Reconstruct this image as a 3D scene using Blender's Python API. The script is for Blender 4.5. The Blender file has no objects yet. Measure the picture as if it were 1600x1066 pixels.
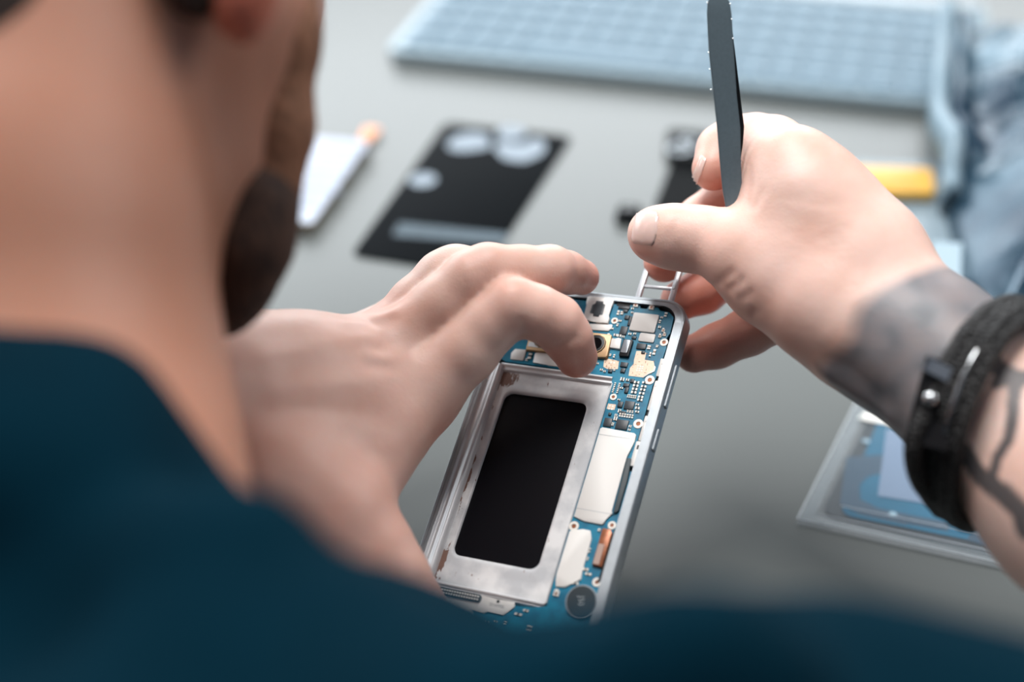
import bpy, bmesh, math, random
import numpy as np
from mathutils import Vector, Matrix, noise

C = bpy.context.scene
COL = C.collection
MM = 0.001

# ------------------------------------------------------------------ camera, world, lights, exposure
CAM_M = np.array([[0.9994476, -0.0332328, 0.0], [-0.0192953, -0.5802886, 0.8141823], [-0.0270576, -0.8137326, -0.5806093]])
CAM_H = 380.8
FPX = 1600 * 50.0 / 36.0
cam_data = bpy.data.cameras.new('camera')
cam_data.lens = 50; cam_data.sensor_width = 36; cam_data.clip_start = 0.01
cam_data.dof.use_dof = True
cam_data.dof.focus_distance = 0.492
cam_data.dof.aperture_fstop = 3.1
cam = bpy.data.objects.new('camera', cam_data); COL.objects.link(cam)
cm = Matrix.Identity(4)
for i in range(3):
    cm[i][0] = CAM_M[i, 0]; cm[i][1] = -CAM_M[i, 1]; cm[i][2] = -CAM_M[i, 2]
cm[2][3] = CAM_H * MM
cam.matrix_world = cm
C.camera = cam
C.view_settings.view_transform = 'Standard'
C.view_settings.look = 'None'
C.view_settings.exposure = 0.0
C.view_settings.gamma = 1.0
C.view_settings.use_curve_mapping = False
C.cycles.use_denoising = True
C.cycles.max_bounces = 8
C.cycles.transparent_max_bounces = 16

w = bpy.data.worlds.new('world'); C.world = w; w.use_nodes = True
wn = w.node_tree.nodes; wl = w.node_tree.links
bgn = wn['Background']
tc = wn.new('ShaderNodeTexCoord'); sx = wn.new('ShaderNodeSeparateXYZ'); rp = wn.new('ShaderNodeValToRGB')
wl.new(tc.outputs['Generated'], sx.inputs[0]); wl.new(sx.outputs['Y'], rp.inputs[0])
rp.color_ramp.elements[0].position = 0.0; rp.color_ramp.elements[0].color = (0.10, 0.12, 0.15, 1)
rp.color_ramp.elements[1].position = 1.0; rp.color_ramp.elements[1].color = (0.42, 0.47, 0.52, 1)
wl.new(rp.outputs[0], bgn.inputs['Color']); bgn.inputs['Strength'].default_value = 0.85


def area(name, loc, target, sx_, sy_, power, col):
    d = bpy.data.lights.new(name, 'AREA'); d.shape = 'RECTANGLE'; d.size = sx_; d.size_y = sy_
    d.energy = power; d.color = col
    o = bpy.data.objects.new(name, d); COL.objects.link(o)
    o.location = loc
    o.rotation_euler = (Vector(target) - Vector(loc)).to_track_quat('-Z', 'Y').to_euler()
    return o


area('window_light', (-0.3, 2.9, 1.0), (-0.3, 0.5, 0.9), 3.2, 1.3, 62, (0.93, 0.97, 1.0))
area('left_window_light', (-1.35, 1.35, 0.85), (0, 0.6, 0.05), 1.4, 1.0, 16, (0.93, 0.97, 1.0))
area('ceiling_lamp_light', (-0.1, 0.66, 1.4), (0.05, 0.48, 0.05), 0.85, 0.7, 29, (1.0, 0.975, 0.96))

area('side_window_light', (1.5, 0.5, 0.9), (0, 0.4, 0.15), 0.9, 0.9, 9, (1.0, 0.95, 0.92))  # unseen fill light added on the right to warm the cheek


# ------------------------------------------------------------------ helpers
def at(px, py, d):
    """point (mm) seen at pixel px,py of the 1600x1066 frame at depth d (mm) from the camera"""
    return CAM_M @ (np.array([(px - 800) / FPX, (py - 533) / FPX, 1.0]) * d) + np.array([0, 0, CAM_H])


def tbl(px, py, z=0.0):
    r = CAM_M @ np.array([(px - 800) / FPX, (py - 533) / FPX, 1.0])
    p = r * ((z - CAM_H) / r[2])
    return float(p[0]), float(p[1])


def lin(c):
    return tuple((x / 255 / 12.92) if x / 255 <= 0.04045 else ((x / 255 + 0.055) / 1.055) ** 2.4 for x in c) + (1.0,)


def mat(name, rgb, rough=0.5, metal=0.0, **kw):
    m = bpy.data.materials.new(name); m.use_nodes = True
    nt = m.node_tree; b = nt.nodes['Principled BSDF']
    b.inputs['Base Color'].default_value = lin(rgb)
    b.inputs['Roughness'].default_value = rough
    b.inputs['Metallic'].default_value = metal
    for k, v in kw.items():
        if k in ('noise', 'bump'): continue
        b.inputs[k.replace('_', ' ')].default_value = v
    tcn = nt.nodes.new('ShaderNodeTexCoord')
    if 'noise' in kw:            # (scale, amount)
        s, a = kw['noise']
        n = nt.nodes.new('ShaderNodeTexNoise'); n.inputs['Scale'].default_value = s; n.inputs['Detail'].default_value = 4
        nt.links.new(tcn.outputs['Object'], n.inputs['Vector'])
        mr = nt.nodes.new('ShaderNodeMapRange')
        mr.inputs[1].default_value = 0.3; mr.inputs[2].default_value = 0.7
        mr.inputs[3].default_value = 1 - a; mr.inputs[4].default_value = 1 + a
        nt.links.new(n.outputs[0], mr.inputs[0])
        hs = nt.nodes.new('ShaderNodeHueSaturation'); hs.inputs['Color'].default_value = lin(rgb)
        nt.links.new(mr.outputs[0], hs.inputs['Value']); nt.links.new(hs.outputs[0], b.inputs['Base Color'])
    if 'bump' in kw:             # (scale, strength, distance mm)
        s, a, dd = kw['bump']
        n = nt.nodes.new('ShaderNodeTexNoise'); n.inputs['Scale'].default_value = s; n.inputs['Detail'].default_value = 5
        nt.links.new(tcn.outputs['Object'], n.inputs['Vector'])
        bp = nt.nodes.new('ShaderNodeBump'); bp.inputs['Strength'].default_value = a; bp.inputs['Distance'].default_value = dd * MM
        nt.links.new(n.outputs[0], bp.inputs['Height']); nt.links.new(bp.outputs[0], b.inputs['Normal'])
    return m


def tag(o, label=None, cat=None, group=None, kind=None):
    if label: o['label'] = label
    if cat: o['category'] = cat
    if group: o['group'] = group
    if kind: o['kind'] = kind
    return o


def empty(name, matrix=None):
    o = bpy.data.objects.new(name, None); COL.objects.link(o)
    o.empty_display_size = 0.02
    if matrix is not None: o.matrix_world = matrix
    return o


def link(name, bm, mats, parent=None, smooth=False, angle=None):
    me = bpy.data.meshes.new(name)
    bmesh.ops.recalc_face_normals(bm, faces=bm.faces)
    bm.to_mesh(me); bm.free()
    for m in (mats if isinstance(mats, (list, tuple)) else [mats]): me.materials.append(m)
    if smooth: me.polygons.foreach_set('use_smooth', [True] * len(me.polygons))
    o = bpy.data.objects.new(name, me); COL.objects.link(o)
    if parent is not None: o.parent = parent
    if angle is not None:
        me.polygons.foreach_set('use_smooth', [True] * len(me.polygons))
        me.set_sharp_from_angle(angle=math.radians(angle))
    return o


def prism(bm, poly, z0, z1, bev=0.0, seg=2, mi=0, flip=True):
    """extrude polygon (mm); y is measured downwards when flip"""
    s = -1 if flip else 1
    pts = [(p[0] * MM, s * p[1] * MM) for p in poly]
    lo = [bm.verts.new((x, y, z0 * MM)) for x, y in pts]
    hi = [bm.verts.new((x, y, z1 * MM)) for x, y in pts]
    n = len(pts); faces = []
    top = bm.faces.new(hi); bot = bm.faces.new(lo[::-1]); faces += [top, bot]
    for i in range(n):
        faces.append(bm.faces.new((lo[i], lo[(i + 1) % n], hi[(i + 1) % n], hi[i])))
    for f in faces: f.material_index = mi
    if bev > 0:
        es = list(top.edges)
        r = bmesh.ops.bevel(bm, geom=es, offset=bev * MM, segments=seg, affect='EDGES', profile=0.5, clamp_overlap=True)
        for f in r['faces']: f.material_index = mi
    return bm


def rect(x0, y0, x1, y1):
    return [(x0, y0), (x1, y0), (x1, y1), (x0, y1)]


def rrect(x0, y0, x1, y1, r, n=6):
    out = []
    for cx, cy, a0 in ((x1 - r, y0 + r, -90), (x1 - r, y1 - r, 0), (x0 + r, y1 - r, 90), (x0 + r, y0 + r, 180)):
        for i in range(n + 1):
            a = math.radians(a0 + 90 * i / n)
            out.append((cx + r * math.cos(a), cy + r * math.sin(a)))
    return out


def circ(cx, cy, r, n=28):
    return [(cx + r * math.cos(2 * math.pi * i / n), cy + r * math.sin(2 * math.pi * i / n)) for i in range(n)]


def ringprism(bm, outer, inner, z0, z1, mi=0, chamfer=0.0):
    """closed ring between two loops of equal count (mm, y down)"""
    n = len(outer)
    def vv(p, z, k=0.0): return bm.verts.new((p[0] * MM, -p[1] * MM, z * MM))
    cxx = sum(p[0] for p in outer) / n; cyy = sum(p[1] for p in outer) / n
    ch = []
    for p in outer:
        dx, dy = cxx - p[0], cyy - p[1]; L = math.hypot(dx, dy)
        ch.append((p[0] + dx / L * chamfer, p[1] + dy / L * chamfer))
    rows = [[vv(p, z0) for p in inner], [vv(p, z0) for p in outer]]
    if chamfer:
        rows.append([vv(p, z1 - chamfer) for p in outer])
        mid = [((a[0] * .3 + b[0] * .7), (a[1] * .3 + b[1] * .7)) for a, b in zip(ch, outer)]
        rows.append([vv(p, z1 - chamfer * 0.3) for p in mid])
        rows.append([vv(p, z1) for p in ch])
    else:
        rows.append([vv(p, z1) for p in outer])
    rows.append([vv(p, z1) for p in inner])
    m = len(rows)
    for k in range(m):
        a, b = rows[k], rows[(k + 1) % m]
        for i in range(n):
            f = bm.faces.new((a[i], a[(i + 1) % n], b[(i + 1) % n], b[i])); f.material_index = mi
    return bm


def tube(bm, pts, radii, n=12, closed=False, mi=0, up=None):
    """tube along points (mm world)"""
    P = [Vector(p) * MM for p in pts]; N = len(P)
    if not hasattr(radii, '__len__'): radii = [radii] * N
    t0 = (P[1] - P[0]).normalized()
    ref = Vector(up) if up is not None else (Vector((0, 0, 1)) if abs(t0.z) < 0.9 else Vector((1, 0, 0)))
    nrm = (ref - ref.dot(t0) * t0).normalized()
    rows = []
    for i in range(N):
        a = P[(i - 1) % N] if (closed or i > 0) else P[0]
        b = P[(i + 1) % N] if (closed or i < N - 1) else P[-1]
        t = (b - a).normalized()
        nrm = (nrm - nrm.dot(t) * t).normalized()
        bi = t.cross(nrm)
        rows.append([bm.verts.new(P[i] + (nrm * math.cos(2 * math.pi * k / n) + bi * math.sin(2 * math.pi * k / n)) * radii[i] * MM) for k in range(n)])
    for i in range(N if closed else N - 1):
        a, b = rows[i], rows[(i + 1) % N]
        for k in range(n):
            f = bm.faces.new((a[k], a[(k + 1) % n], b[(k + 1) % n], b[k])); f.material_index = mi
    if not closed:
        bm.faces.new(rows[0][::-1]).material_index = mi; bm.faces.new(rows[-1]).material_index = mi
    return bm


def text(name, body, size, x, y, z, rot, m, parent, mirror=False):
    cu = bpy.data.curves.new(name, 'FONT'); cu.body = body; cu.size = size * MM; cu.extrude = 0.03 * MM
    cu.align_x = 'CENTER'; cu.align_y = 'CENTER'; cu.materials.append(m)
    tmp = bpy.data.objects.new(name, cu)
    me = bpy.data.meshes.new_from_object(tmp); bpy.data.objects.remove(tmp)
    o = bpy.data.objects.new(name, me); COL.objects.link(o); o.parent = parent
    o.location = (x * MM, -y * MM, z * MM); o.rotation_euler = (0, 0, math.radians(rot))
    if mirror: o.scale = (-1, 1, 1)
    return o


# ------------------------------------------------------------------ materials
M_table = mat('table_laminate', (96, 101, 100), 0.34, bump=(900, 0.12, 0.25), noise=(6, 0.03))
M_alu = mat('aluminium', (160, 167, 172), 0.38, 0.8, noise=(300, 0.05), bump=(1500, .08, .1))
M_chrome = mat('polished_metal', (210, 212, 214), 0.46, 0.6, bump=(160, 0.12, 0.2))
M_darkmetal = mat('dark_metal', (70, 78, 82), 0.3, 0.8)
M_shield = mat('shield_plate', (222, 221, 217), 0.5, 0.15, bump=(350, 0.1, 0.15))
M_ceramic = mat('white_solder', (228, 226, 218), 0.4, 0.2)
M_black = mat('black_plastic', (20, 23, 26), 0.4, Specular_IOR_Level=.3)
M_chip = mat('chip_epoxy', (52, 60, 66), 0.4, noise=(900, .1))
M_gold = mat('gold_pad', (214, 194, 172), 0.42, 0.3, noise=(1500, .08))
M_camgold = mat('camera_bracket_gold', (176, 144, 106), 0.4, 0.35)
M_copper = mat('copper_flex', (150, 92, 62), 0.32, 0.35, noise=(500, .2))
M_glass = mat('black_glass', (9, 12, 16), 0.12, Specular_IOR_Level=0.5)
M_display = mat('display_back_foil', (9, 11, 17), 0.3, Specular_IOR_Level=0.15)
M_lens = mat('lens_glass', (5, 7, 10), 0.12, Specular_IOR_Level=.35)
M_ladder = mat('white_sim_tray', (214, 220, 226), 0.28, 0.3)
M_tweezer = mat('tweezers_coating', (92, 108, 116), 0.45, 0.2, bump=(1800, .15, .08), noise=(900, .06))
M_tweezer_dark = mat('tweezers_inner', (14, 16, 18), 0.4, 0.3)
M_steel = mat('bare_steel', (200, 204, 206), 0.25, 1.0)


def mat_pcb():
    m = mat('circuit_board_blue', (0, 112, 152), 0.33)
    nt = m.node_tree; b = nt.nodes['Principled BSDF']
    t = nt.nodes.new('ShaderNodeTexCoord')
    v = nt.nodes.new('ShaderNodeTexVoronoi'); v.distance = 'MANHATTAN'; v.inputs['Scale'].default_value = 900
    n = nt.nodes.new('ShaderNodeTexNoise'); n.inputs['Scale'].default_value = 260; n.inputs['Detail'].default_value = 3
    nt.links.new(t.outputs['Object'], v.inputs['Vector']); nt.links.new(t.outputs['Object'], n.inputs['Vector'])
    r = nt.nodes.new('ShaderNodeValToRGB')
    r.color_ramp.elements[0].position = 0.36; r.color_ramp.elements[0].color = lin((0, 104, 136))
    r.color_ramp.elements[1].position = 0.62; r.color_ramp.elements[1].color = lin((2, 128, 160))
    nt.links.new(n.outputs[0], r.inputs[0])
    mx = nt.nodes.new('ShaderNodeMix'); mx.data_type = 'RGBA'; mx.blend_type = 'MIX'
    gt = nt.nodes.new('ShaderNodeMath'); gt.operation = 'LESS_THAN'; gt.inputs[1].default_value = 0.07
    nt.links.new(v.outputs['Distance'], gt.inputs[0]); nt.links.new(gt.outputs[0], mx.inputs[0])
    nt.links.new(r.outputs[0], mx.inputs[6]); mx.inputs[7].default_value = lin((150, 190, 200))
    nt.links.new(mx.outputs[2], b.inputs['Base Color'])
    return m


M_pcb = mat_pcb()


def mat_residue():
    """pale glue residue left on the tray, brown where the adhesive tape has torn"""
    m = mat('glue_residue', (205, 208, 210), 0.5, 0.0)
    nt = m.node_tree; b = nt.nodes['Principled BSDF']
    t = nt.nodes.new('ShaderNodeTexCoord'); at_ = nt.nodes.new('ShaderNodeAttribute'); at_.attribute_name = 'tape'
    n = nt.nodes.new('ShaderNodeTexNoise'); n.inputs['Scale'].default_value = 650; n.inputs['Detail'].default_value = 9; n.inputs['Roughness'].default_value = .65
    mp = nt.nodes.new('ShaderNodeMapping'); mp.inputs['Scale'].default_value = (1.0, 0.35, 1)
    nt.links.new(t.outputs['Object'], mp.inputs[0]); nt.links.new(mp.outputs[0], n.inputs['Vector'])
    a = nt.nodes.new('ShaderNodeMath'); a.operation = 'MULTIPLY_ADD'; a.inputs[1].default_value = .5
    nt.links.new(at_.outputs['Fac'], a.inputs[0]); nt.links.new(n.outputs[0], a.inputs[2])
    r = nt.nodes.new('ShaderNodeValToRGB')
    r.color_ramp.elements[0].position = 0.655; r.color_ramp.elements[0].color = (0, 0, 0, 1)
    r.color_ramp.elements[1].position = 0.685; r.color_ramp.elements[1].color = (1, 1, 1, 1)
    nt.links.new(a.outputs[0], r.inputs[0])
    n2 = nt.nodes.new('ShaderNodeTexNoise'); n2.inputs['Scale'].default_value = 90; n2.inputs['Detail'].default_value = 5
    nt.links.new(t.outputs['Object'], n2.inputs['Vector'])
    r2 = nt.nodes.new('ShaderNodeValToRGB')
    r2.color_ramp.elements[0].position = 0.4; r2.color_ramp.elements[0].color = lin((194, 197, 200))
    r2.color_ramp.elements[1].position = 0.62; r2.color_ramp.elements[1].color = lin((230, 231, 231))
    nt.links.new(n2.outputs[0], r2.inputs[0])
    mx = nt.nodes.new('ShaderNodeMix'); mx.data_type = 'RGBA'
    nt.links.new(r.outputs[0], mx.inputs[0]); nt.links.new(r2.outputs[0], mx.inputs[6]); mx.inputs[7].default_value = lin((122, 92, 80))
    nt.links.new(mx.outputs[2], b.inputs['Base Color'])
    bp = nt.nodes.new('ShaderNodeBump'); bp.inputs['Strength'].default_value = 0.5; bp.inputs['Distance'].default_value = 0.0003
    nt.links.new(n2.outputs[0], bp.inputs['Height']); nt.links.new(bp.outputs[0], b.inputs['Normal'])
    return m


M_residue = mat_residue()

# ------------------------------------------------------------------ setting
bm = bmesh.new()
prism(bm, rect(-2000, -1500, 2200, 3200), -760, -740, flip=False)
tag(link('floor', bm, mat('floor_vinyl', (120, 118, 112), 0.5, noise=(3, .1))), kind='structure')
bm = bmesh.new()
prism(bm, rect(-2000, 3000, 2200, 3080), -740, 500, flip=False)
tag(link('wall_back', bm, mat('wall_paint', (200, 204, 205), 0.8, noise=(2, .03))), kind='structure')

table = tag(empty('work_table', Matrix.Translation((0.1, 0.8, -0.74))), 'grey satin work table under the phone parts and keyboard', 'table')
bm = bmesh.new()
prism(bm, [(p[0] - 100, p[1] - 800) for p in rrect(-750, 268, 950, 1300, 12)], 715, 740, bev=2, flip=False)
link('tabletop', bm, M_table, table, angle=40)
for lx, ly in ((-790, -440), (790, -440), (-790, 440), (790, 440)):
    bm = bmesh.new(); prism(bm, rect(lx - 25, ly - 25, lx + 25, ly + 25), 0, 715, flip=False)
    link('leg', bm, M_darkmetal, table)

# ------------------------------------------------------------------ the opened smartphone
PH = Matrix(((0.8989375, 0.3210673, -0.298039, -0.0000561),
             (-0.4192756, 0.8277296, -0.372923, 0.4422724),
             (0.1269621, 0.4601951, 0.878693, 0.092067),
             (0, 0, 0, 1)))
phone = tag(empty('smartphone', PH), 'opened smartphone with blue circuit board and empty battery bay, held by the left hand', 'smartphone')

bm = bmesh.new()
o_ = rrect(0, 0, 70.4, 149.9, 8.5, 10); i_ = rrect(2.6, 3.0, 66.6, 146.9, 6.0, 10)
ringprism(bm, o_, i_, -6.6, 0.0, chamfer=1.0)
ringprism(bm, rrect(0.9, 0.9, 69.5, 149.0, 7.8, 10), rrect(1.4, 1.4, 69.0, 148.5, 7.4, 10), -0.2, 0.12)
frame = link('metal_frame', bm, M_alu, phone, angle=35)
bm = bmesh.new(); prism(bm, rrect(2.5, 2.9, 66.7, 147.0, 6, 8), -4.2, -3.4)
link('inner_plate', bm, M_darkmetal, phone)
bm = bmesh.new(); prism(bm, rrect(1.6, 1.6, 68.8, 148.3, 8, 8), -7.4, -6.6, bev=.5)
link('display', bm, M_glass, phone)
# side buttons
for y0, y1 in ((24.2, 40.6), (49.0, 57.0)):
    bm = bmesh.new(); prism(bm, rrect(69.9, y0, 71.1, y1, .5, 3), -4.3, -2.2, bev=.4)
    link('side_button', bm, M_alu, phone)
# chrome ridges down the left side
prof = [(2.4, -3.4), (2.4, -.25), (2.9, -.1), (3.2, -.8), (4.4, -.9), (5.4, -.55), (5.9, -.2), (6.4, .15), (7.1, .2), (7.7, -.2), (8.0, -1.2), (8.4, -1.9), (9.0, -3.4)]
bm = bmesh.new(); rows = []
for y in np.linspace(33.5, 116.5, 60):
    rows.append([bm.verts.new((x * MM + 0.00003 * math.sin(y * .4 + x), -y * MM, z * MM)) for x, z in prof])
for a, b in zip(rows, rows[1:]):
    for k in range(len(prof) - 1): bm.faces.new((a[k], a[k + 1], b[k + 1], b[k]))
link('side_ridge', bm, M_chrome, phone, smooth=True)
# battery bay
bm = bmesh.new()
ins = rrect(11.6, 43.2, 43.6, 105.8, 3.4, 8); outs = rrect(7.8, 35.2, 50.2, 116.2, 1.6, 8)
lay = bm.verts.layers.float.new('tape')
NI = len(ins); rr = []
for k in range(9):
    t = k / 8
    row = []
    for a, b in zip(outs, ins):
        x = a[0] * (1 - t) + b[0] * t; y = a[1] * (1 - t) + b[1] * t
        z = -1.9 + 0.25 * noise.noise(Vector((x * .35, y * .35, 0)))
        if k == 8: z -= 0.15
        v = bm.verts.new((x * MM, -y * MM, z * MM)); row.append(v)
    rr.append(row)
rr.append([bm.verts.new((b[0] * MM, -b[1] * MM, -3.3 * MM)) for b in ins])
for a, b in zip(rr, rr[1:]):
    for i in range(NI): bm.faces.new((a[i], a[(i + 1) % NI], b[(i + 1) % NI], b[i]))
bmesh.ops.subdivide_edges(bm, edges=[e for e in bm.edges if e.calc_length() > 3 * MM], cuts=22, use_grid_fill=True)
for v in bm.verts:
    x, y = v.co.x / MM, -v.co.y / MM
    p = max(0, 1 - math.hypot((x - 9.5) / 7.5, (y - 38.5) / 5.0)) * 0.9
    p = max(p, (max(0, 1 - abs(x - (8.3 + .5 * math.sin(y * .5))) / 1.6)) * (0.5 if 70 < y < 92 else 0.25 if 44 < y < 70 else 0))
    p = max(p, (max(0, 1 - math.hypot((x - 8.8) / 3.2, (y - 109) / 10))) * 0.75)
    v[lay] = p
link('battery_bay', bm, M_residue, phone, smooth=True)
bm = bmesh.new(); prism(bm, rrect(11.2, 42.8, 44, 106.2, 3, 5), -3.38, -3.1)
link('display_back_foil', bm, M_display, phone)
# chrome bars across top and bottom of the bay
for y0, y1, z in ((32.6, 35.2, -.5), (116.0, 117.8, -.7)):
    bm = bmesh.new()
    prof = [(y0, -3.4), (y0, z - .3), (y0 + .4, z), (y0 + .9, z), (y0 + 1.1, z - .5), (y1 - .5, z - .9), (y1 - .2, z - .3), (y1, z - .5), (y1 + .5, -2.2)]
    rows = [[bm.verts.new((x * MM, -y * MM, zz * MM)) for y, zz in prof] for x in np.linspace(7.2, 50.0, 30)]
    for a, b in zip(rows, rows[1:]):
        for k in range(len(prof) - 1): bm.faces.new((a[k], a[k + 1], b[k + 1], b[k]))
    link('cross_bar', bm, M_chrome, phone, smooth=True)
# thin wall right of the bay
bm = bmesh.new(); prism(bm, rect(50.15, 35.0, 50.6, 116.2), -3.4, -0.9); link('bay_wall', bm, M_alu, phone)

# circuit board
bm = bmesh.new()
pcb = [(4.5, 4.6), (10, 3.6), (46, 3.8), (48.6, 2.9), (52, 2.9), (52.4, 4.4), (54.8, 4.4), (55.2, 3.0), (58.5, 3.0), (60, 4.6), (63.2, 4.8), (65.4, 6.6),
       (65.8, 13), (65.0, 15), (65.9, 19), (65.4, 30.5), (64.9, 34), (65.1, 47), (65.1, 66.0), (66.3, 66.5), (66.3, 108), (66.3, 145), (60, 146.5), (10, 146.5),
       (3.5, 143), (3.5, 126), (16, 123.5), (22, 120.5), (46, 118.4), (50.7, 117), (50.7, 36.5), (49.6, 33.0), (30, 31.9), (8, 31.9), (4.0, 30)]
prism(bm, pcb, -1.9, -1.0)
board = link('circuit_board', bm, M_pcb, phone)


def piece(name, poly, z0, z1, m, bev=0.15, parent=None, label=None):
    bm = bmesh.new(); prism(bm, poly, z0, z1, bev=bev)
    o = link(name, bm, m, parent or board, angle=35)
    if label: o['label'] = label
    return o


# big pale shield plates
sh = piece('shield_plate', [(51.1, 52.8), (51.8, 52.2), (63.6, 52.7), (64.4, 53.4), (64.4, 56), (63.6, 60.8), (63.1, 62.1), (63.3, 81.6), (64.2, 82.3), (62.9, 83.4), (62.2, 84.6), (62.0, 86.2), (61.4, 86.7), (55, 86.6), (51.1, 85.6)],
           -1.0, -0.35, M_shield, .2, label='large white shield plate')
for y in (55.0, 82.6):
    bm = bmesh.new(); prism(bm, rect(51.2, y - .07, 63.6, y + .07), -.36, -.30); link('fold_line', bm, M_alu, sh)
piece('shield_plate', [(51.1, 90.9), (52, 90.3), (55.6, 89.3), (58.2, 89.4), (58.8, 91), (59.4, 92), (59.4, 103), (59.8, 106.3), (57.5, 108), (55.3, 109.9), (52.1, 110.3), (51.3, 108), (51.1, 106)],
      -1.0, -.5, M_shield, .15)
piece('shield_plate', rrect(50.8, 6.6, 60.3, 13.9, .5, 2), -1.0, -.2, M_shield, .2)
piece('shield_plate', rrect(55.2, 14.3, 61.0, 17.7, .5, 2), -1.0, -.45, M_shield, .15)
piece('shield_plate', [(45.2, 18.4), (46, 17.9), (47, 18.2), (48, 17.5), (49.2, 17.8), (49.7, 21.9), (45.3, 21.7)], -1.0, -.1, M_shield, .2)
piece('shield_plate', [(35.2, 13.2), (36, 12.9), (44.2, 12.4), (44.3, 13.6), (43.4, 15.1), (36.7, 15.4), (36, 15.2)], -1.0, -.5, M_shield, .15)
piece('shield_plate', [(18.6, 27.4), (19.2, 26.9), (31, 26.6), (33, 30), (30, 31.5), (25, 31.5), (24, 31.2), (19, 31.2)], -1.0, -.6, M_shield, .15)
piece('shield_plate', [(9.5, 28.5), (10.5, 26.6), (14.9, 26.4), (15.0, 30.8), (10, 30.9)], -1.0, -.6, M_shield, .15)
# receiver bracket
bm = bmesh.new()
prism(bm, [(31.9, 2.6), (33, 2.1), (34.6, 2.1), (35, 2.6), (38.2, 2.6), (38.8, 2.1), (41.2, 2.1), (42.2, 2.8), (42.2, 5), (41.8, 5.4), (41.8, 9), (42.6, 10), (42.6, 12.4), (38, 12.6), (37.6, 12.2), (33.2, 12.2), (32.6, 11.4), (32.9, 6), (32, 5)], -1.0, .2, bev=.3)
br = link('receiver_bracket', bm, M_shield, board, angle=35)
piece('sensor_opening', [(35.8, 3.9), (38.6, 3.9), (38.7, 5.0), (39.6, 5.1), (39.7, 9.3), (38.6, 9.4), (38.5, 10.4), (36.3, 10.3), (36.3, 9.3), (34.7, 9.1), (34.8, 5.6), (35.8, 5.4)], .1, .35, M_chip, .1, parent=br)
# black connector with metal top
cn = piece('board_connector', rrect(50.1, 17.9, 53.7, 24.6, .3, 2), -1.0, .3, M_black, .2)
piece('connector_cap', rrect(50.5, 18.2, 52.9, 23.4, .3, 2), .28, .5, mat('grey_foil', (150, 158, 165), .3, .4), .1, parent=cn)
# dark gasket beside the large shield
piece('gasket_strip', [(63.5, 62.4), (64.4, 61.9), (65.2, 62.4), (65.5, 66), (65.9, 70), (65.9, 81), (65.1, 82), (64.2, 82)], -1.0, .1, mat('grey_rubber', (66, 76, 80), .6), .3)
# gold pad fields
def goldfield(poly, grid):
    bm = bmesh.new(); prism(bm, poly, -1.0, -.92)
    g = link('gold_pad', bm, M_gold, board)
    bm = bmesh.new()
    x0, y0, nx, ny, s = grid
    for i in range(nx):
        for j in range(ny):
            prism(bm, rect(x0 + i * s, y0 + j * s, x0 + i * s + s * .62, y0 + j * s + s * .62), -.92, -.85)
    link('contact', bm, M_ceramic, g)
    bm = bmesh.new()
    xs = [p[0] for p in poly]; ys = [p[1] for p in poly]
    rg = random.Random(int(x0))
    for _ in range(26):
        a = rg.uniform(min(xs) + .3, max(xs) - .8); b = rg.uniform(min(ys) + .3, max(ys) - .6)
        if x0 - .3 < a < x0 + nx * s and y0 - .3 < b < y0 + ny * s: continue
        if rg.random() < .5: prism(bm, rect(a, b, a + rg.uniform(.3, .9), b + .12), -.92, -.86)
        else: prism(bm, rect(a, b, a + .12, b + rg.uniform(.3, .9)), -.92, -.86)
    link('solder_trace', bm, M_copper, g)


goldfield([(55.6, 21.5), (57, 21.3), (59.3, 21.7), (59.5, 24.5), (62.8, 24.6), (63.7, 26.6), (63.9, 28.4), (62.2, 29.4), (60.6, 31.3), (55.4, 31.4), (55.1, 28.3), (56, 26.6), (55.7, 25)], (57.6, 27.0, 3, 3, .85))
goldfield([(44.9, 26.4), (46, 25.8), (50.4, 26.2), (50.9, 29.4), (47, 29.8), (45.4, 29.2)], (47.4, 26.8, 2, 1, 1.1))
goldfield(rect(51.1, 42.9, 54.0, 45.0), (51.6, 43.4, 2, 2, 1.1))
piece('solder_rim', [(63.7, 26.4), (64.2, 26.8), (64.2, 28.6), (62.4, 29.8), (60.9, 31.6), (60.5, 31.4), (62.1, 29.4), (63.8, 28.3)], -1, -.7, M_ceramic, .05)

# chips
for poly in (rect(57.1, 41.1, 60.6, 44.2), rect(56.1, 48.4, 60.4, 51.9), rect(51.7, 48.5, 54.5, 51.6), rect(55.3, 18.5, 58.7, 20.7), rect(51.4, 26.6, 54.1, 28.4),
             rect(52.1, 29.0, 53.8, 30.6), rect(47.6, 12.6, 50.2, 15.8), rect(47.8, 8.0, 49.4, 9.6), rect(44.4, 4.5, 48.6, 5.6), rect(46.4, 5.8, 48.2, 6.8),
             rect(52.6, 16.0, 54.2, 17.0), rect(54.6, 34.6, 56.8, 35.9), rect(55.7, 36.0, 57.0, 38.2), rect(56.6, 32.6, 58.0, 34.0), rect(54.7, 41.7, 56.5, 43.8),
             rect(52.4, 46.4, 53.4, 47.4), rect(47.7, 30.0, 49.2, 31.2), rect(57.6, 21.4, 58.9, 22.3), rect(56.2, 45.2, 58.4, 45.9), rect(49.6, 8.3, 50.5, 12)):
    piece('chip', poly, -1.0, -.45, M_chip, .08)
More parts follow.
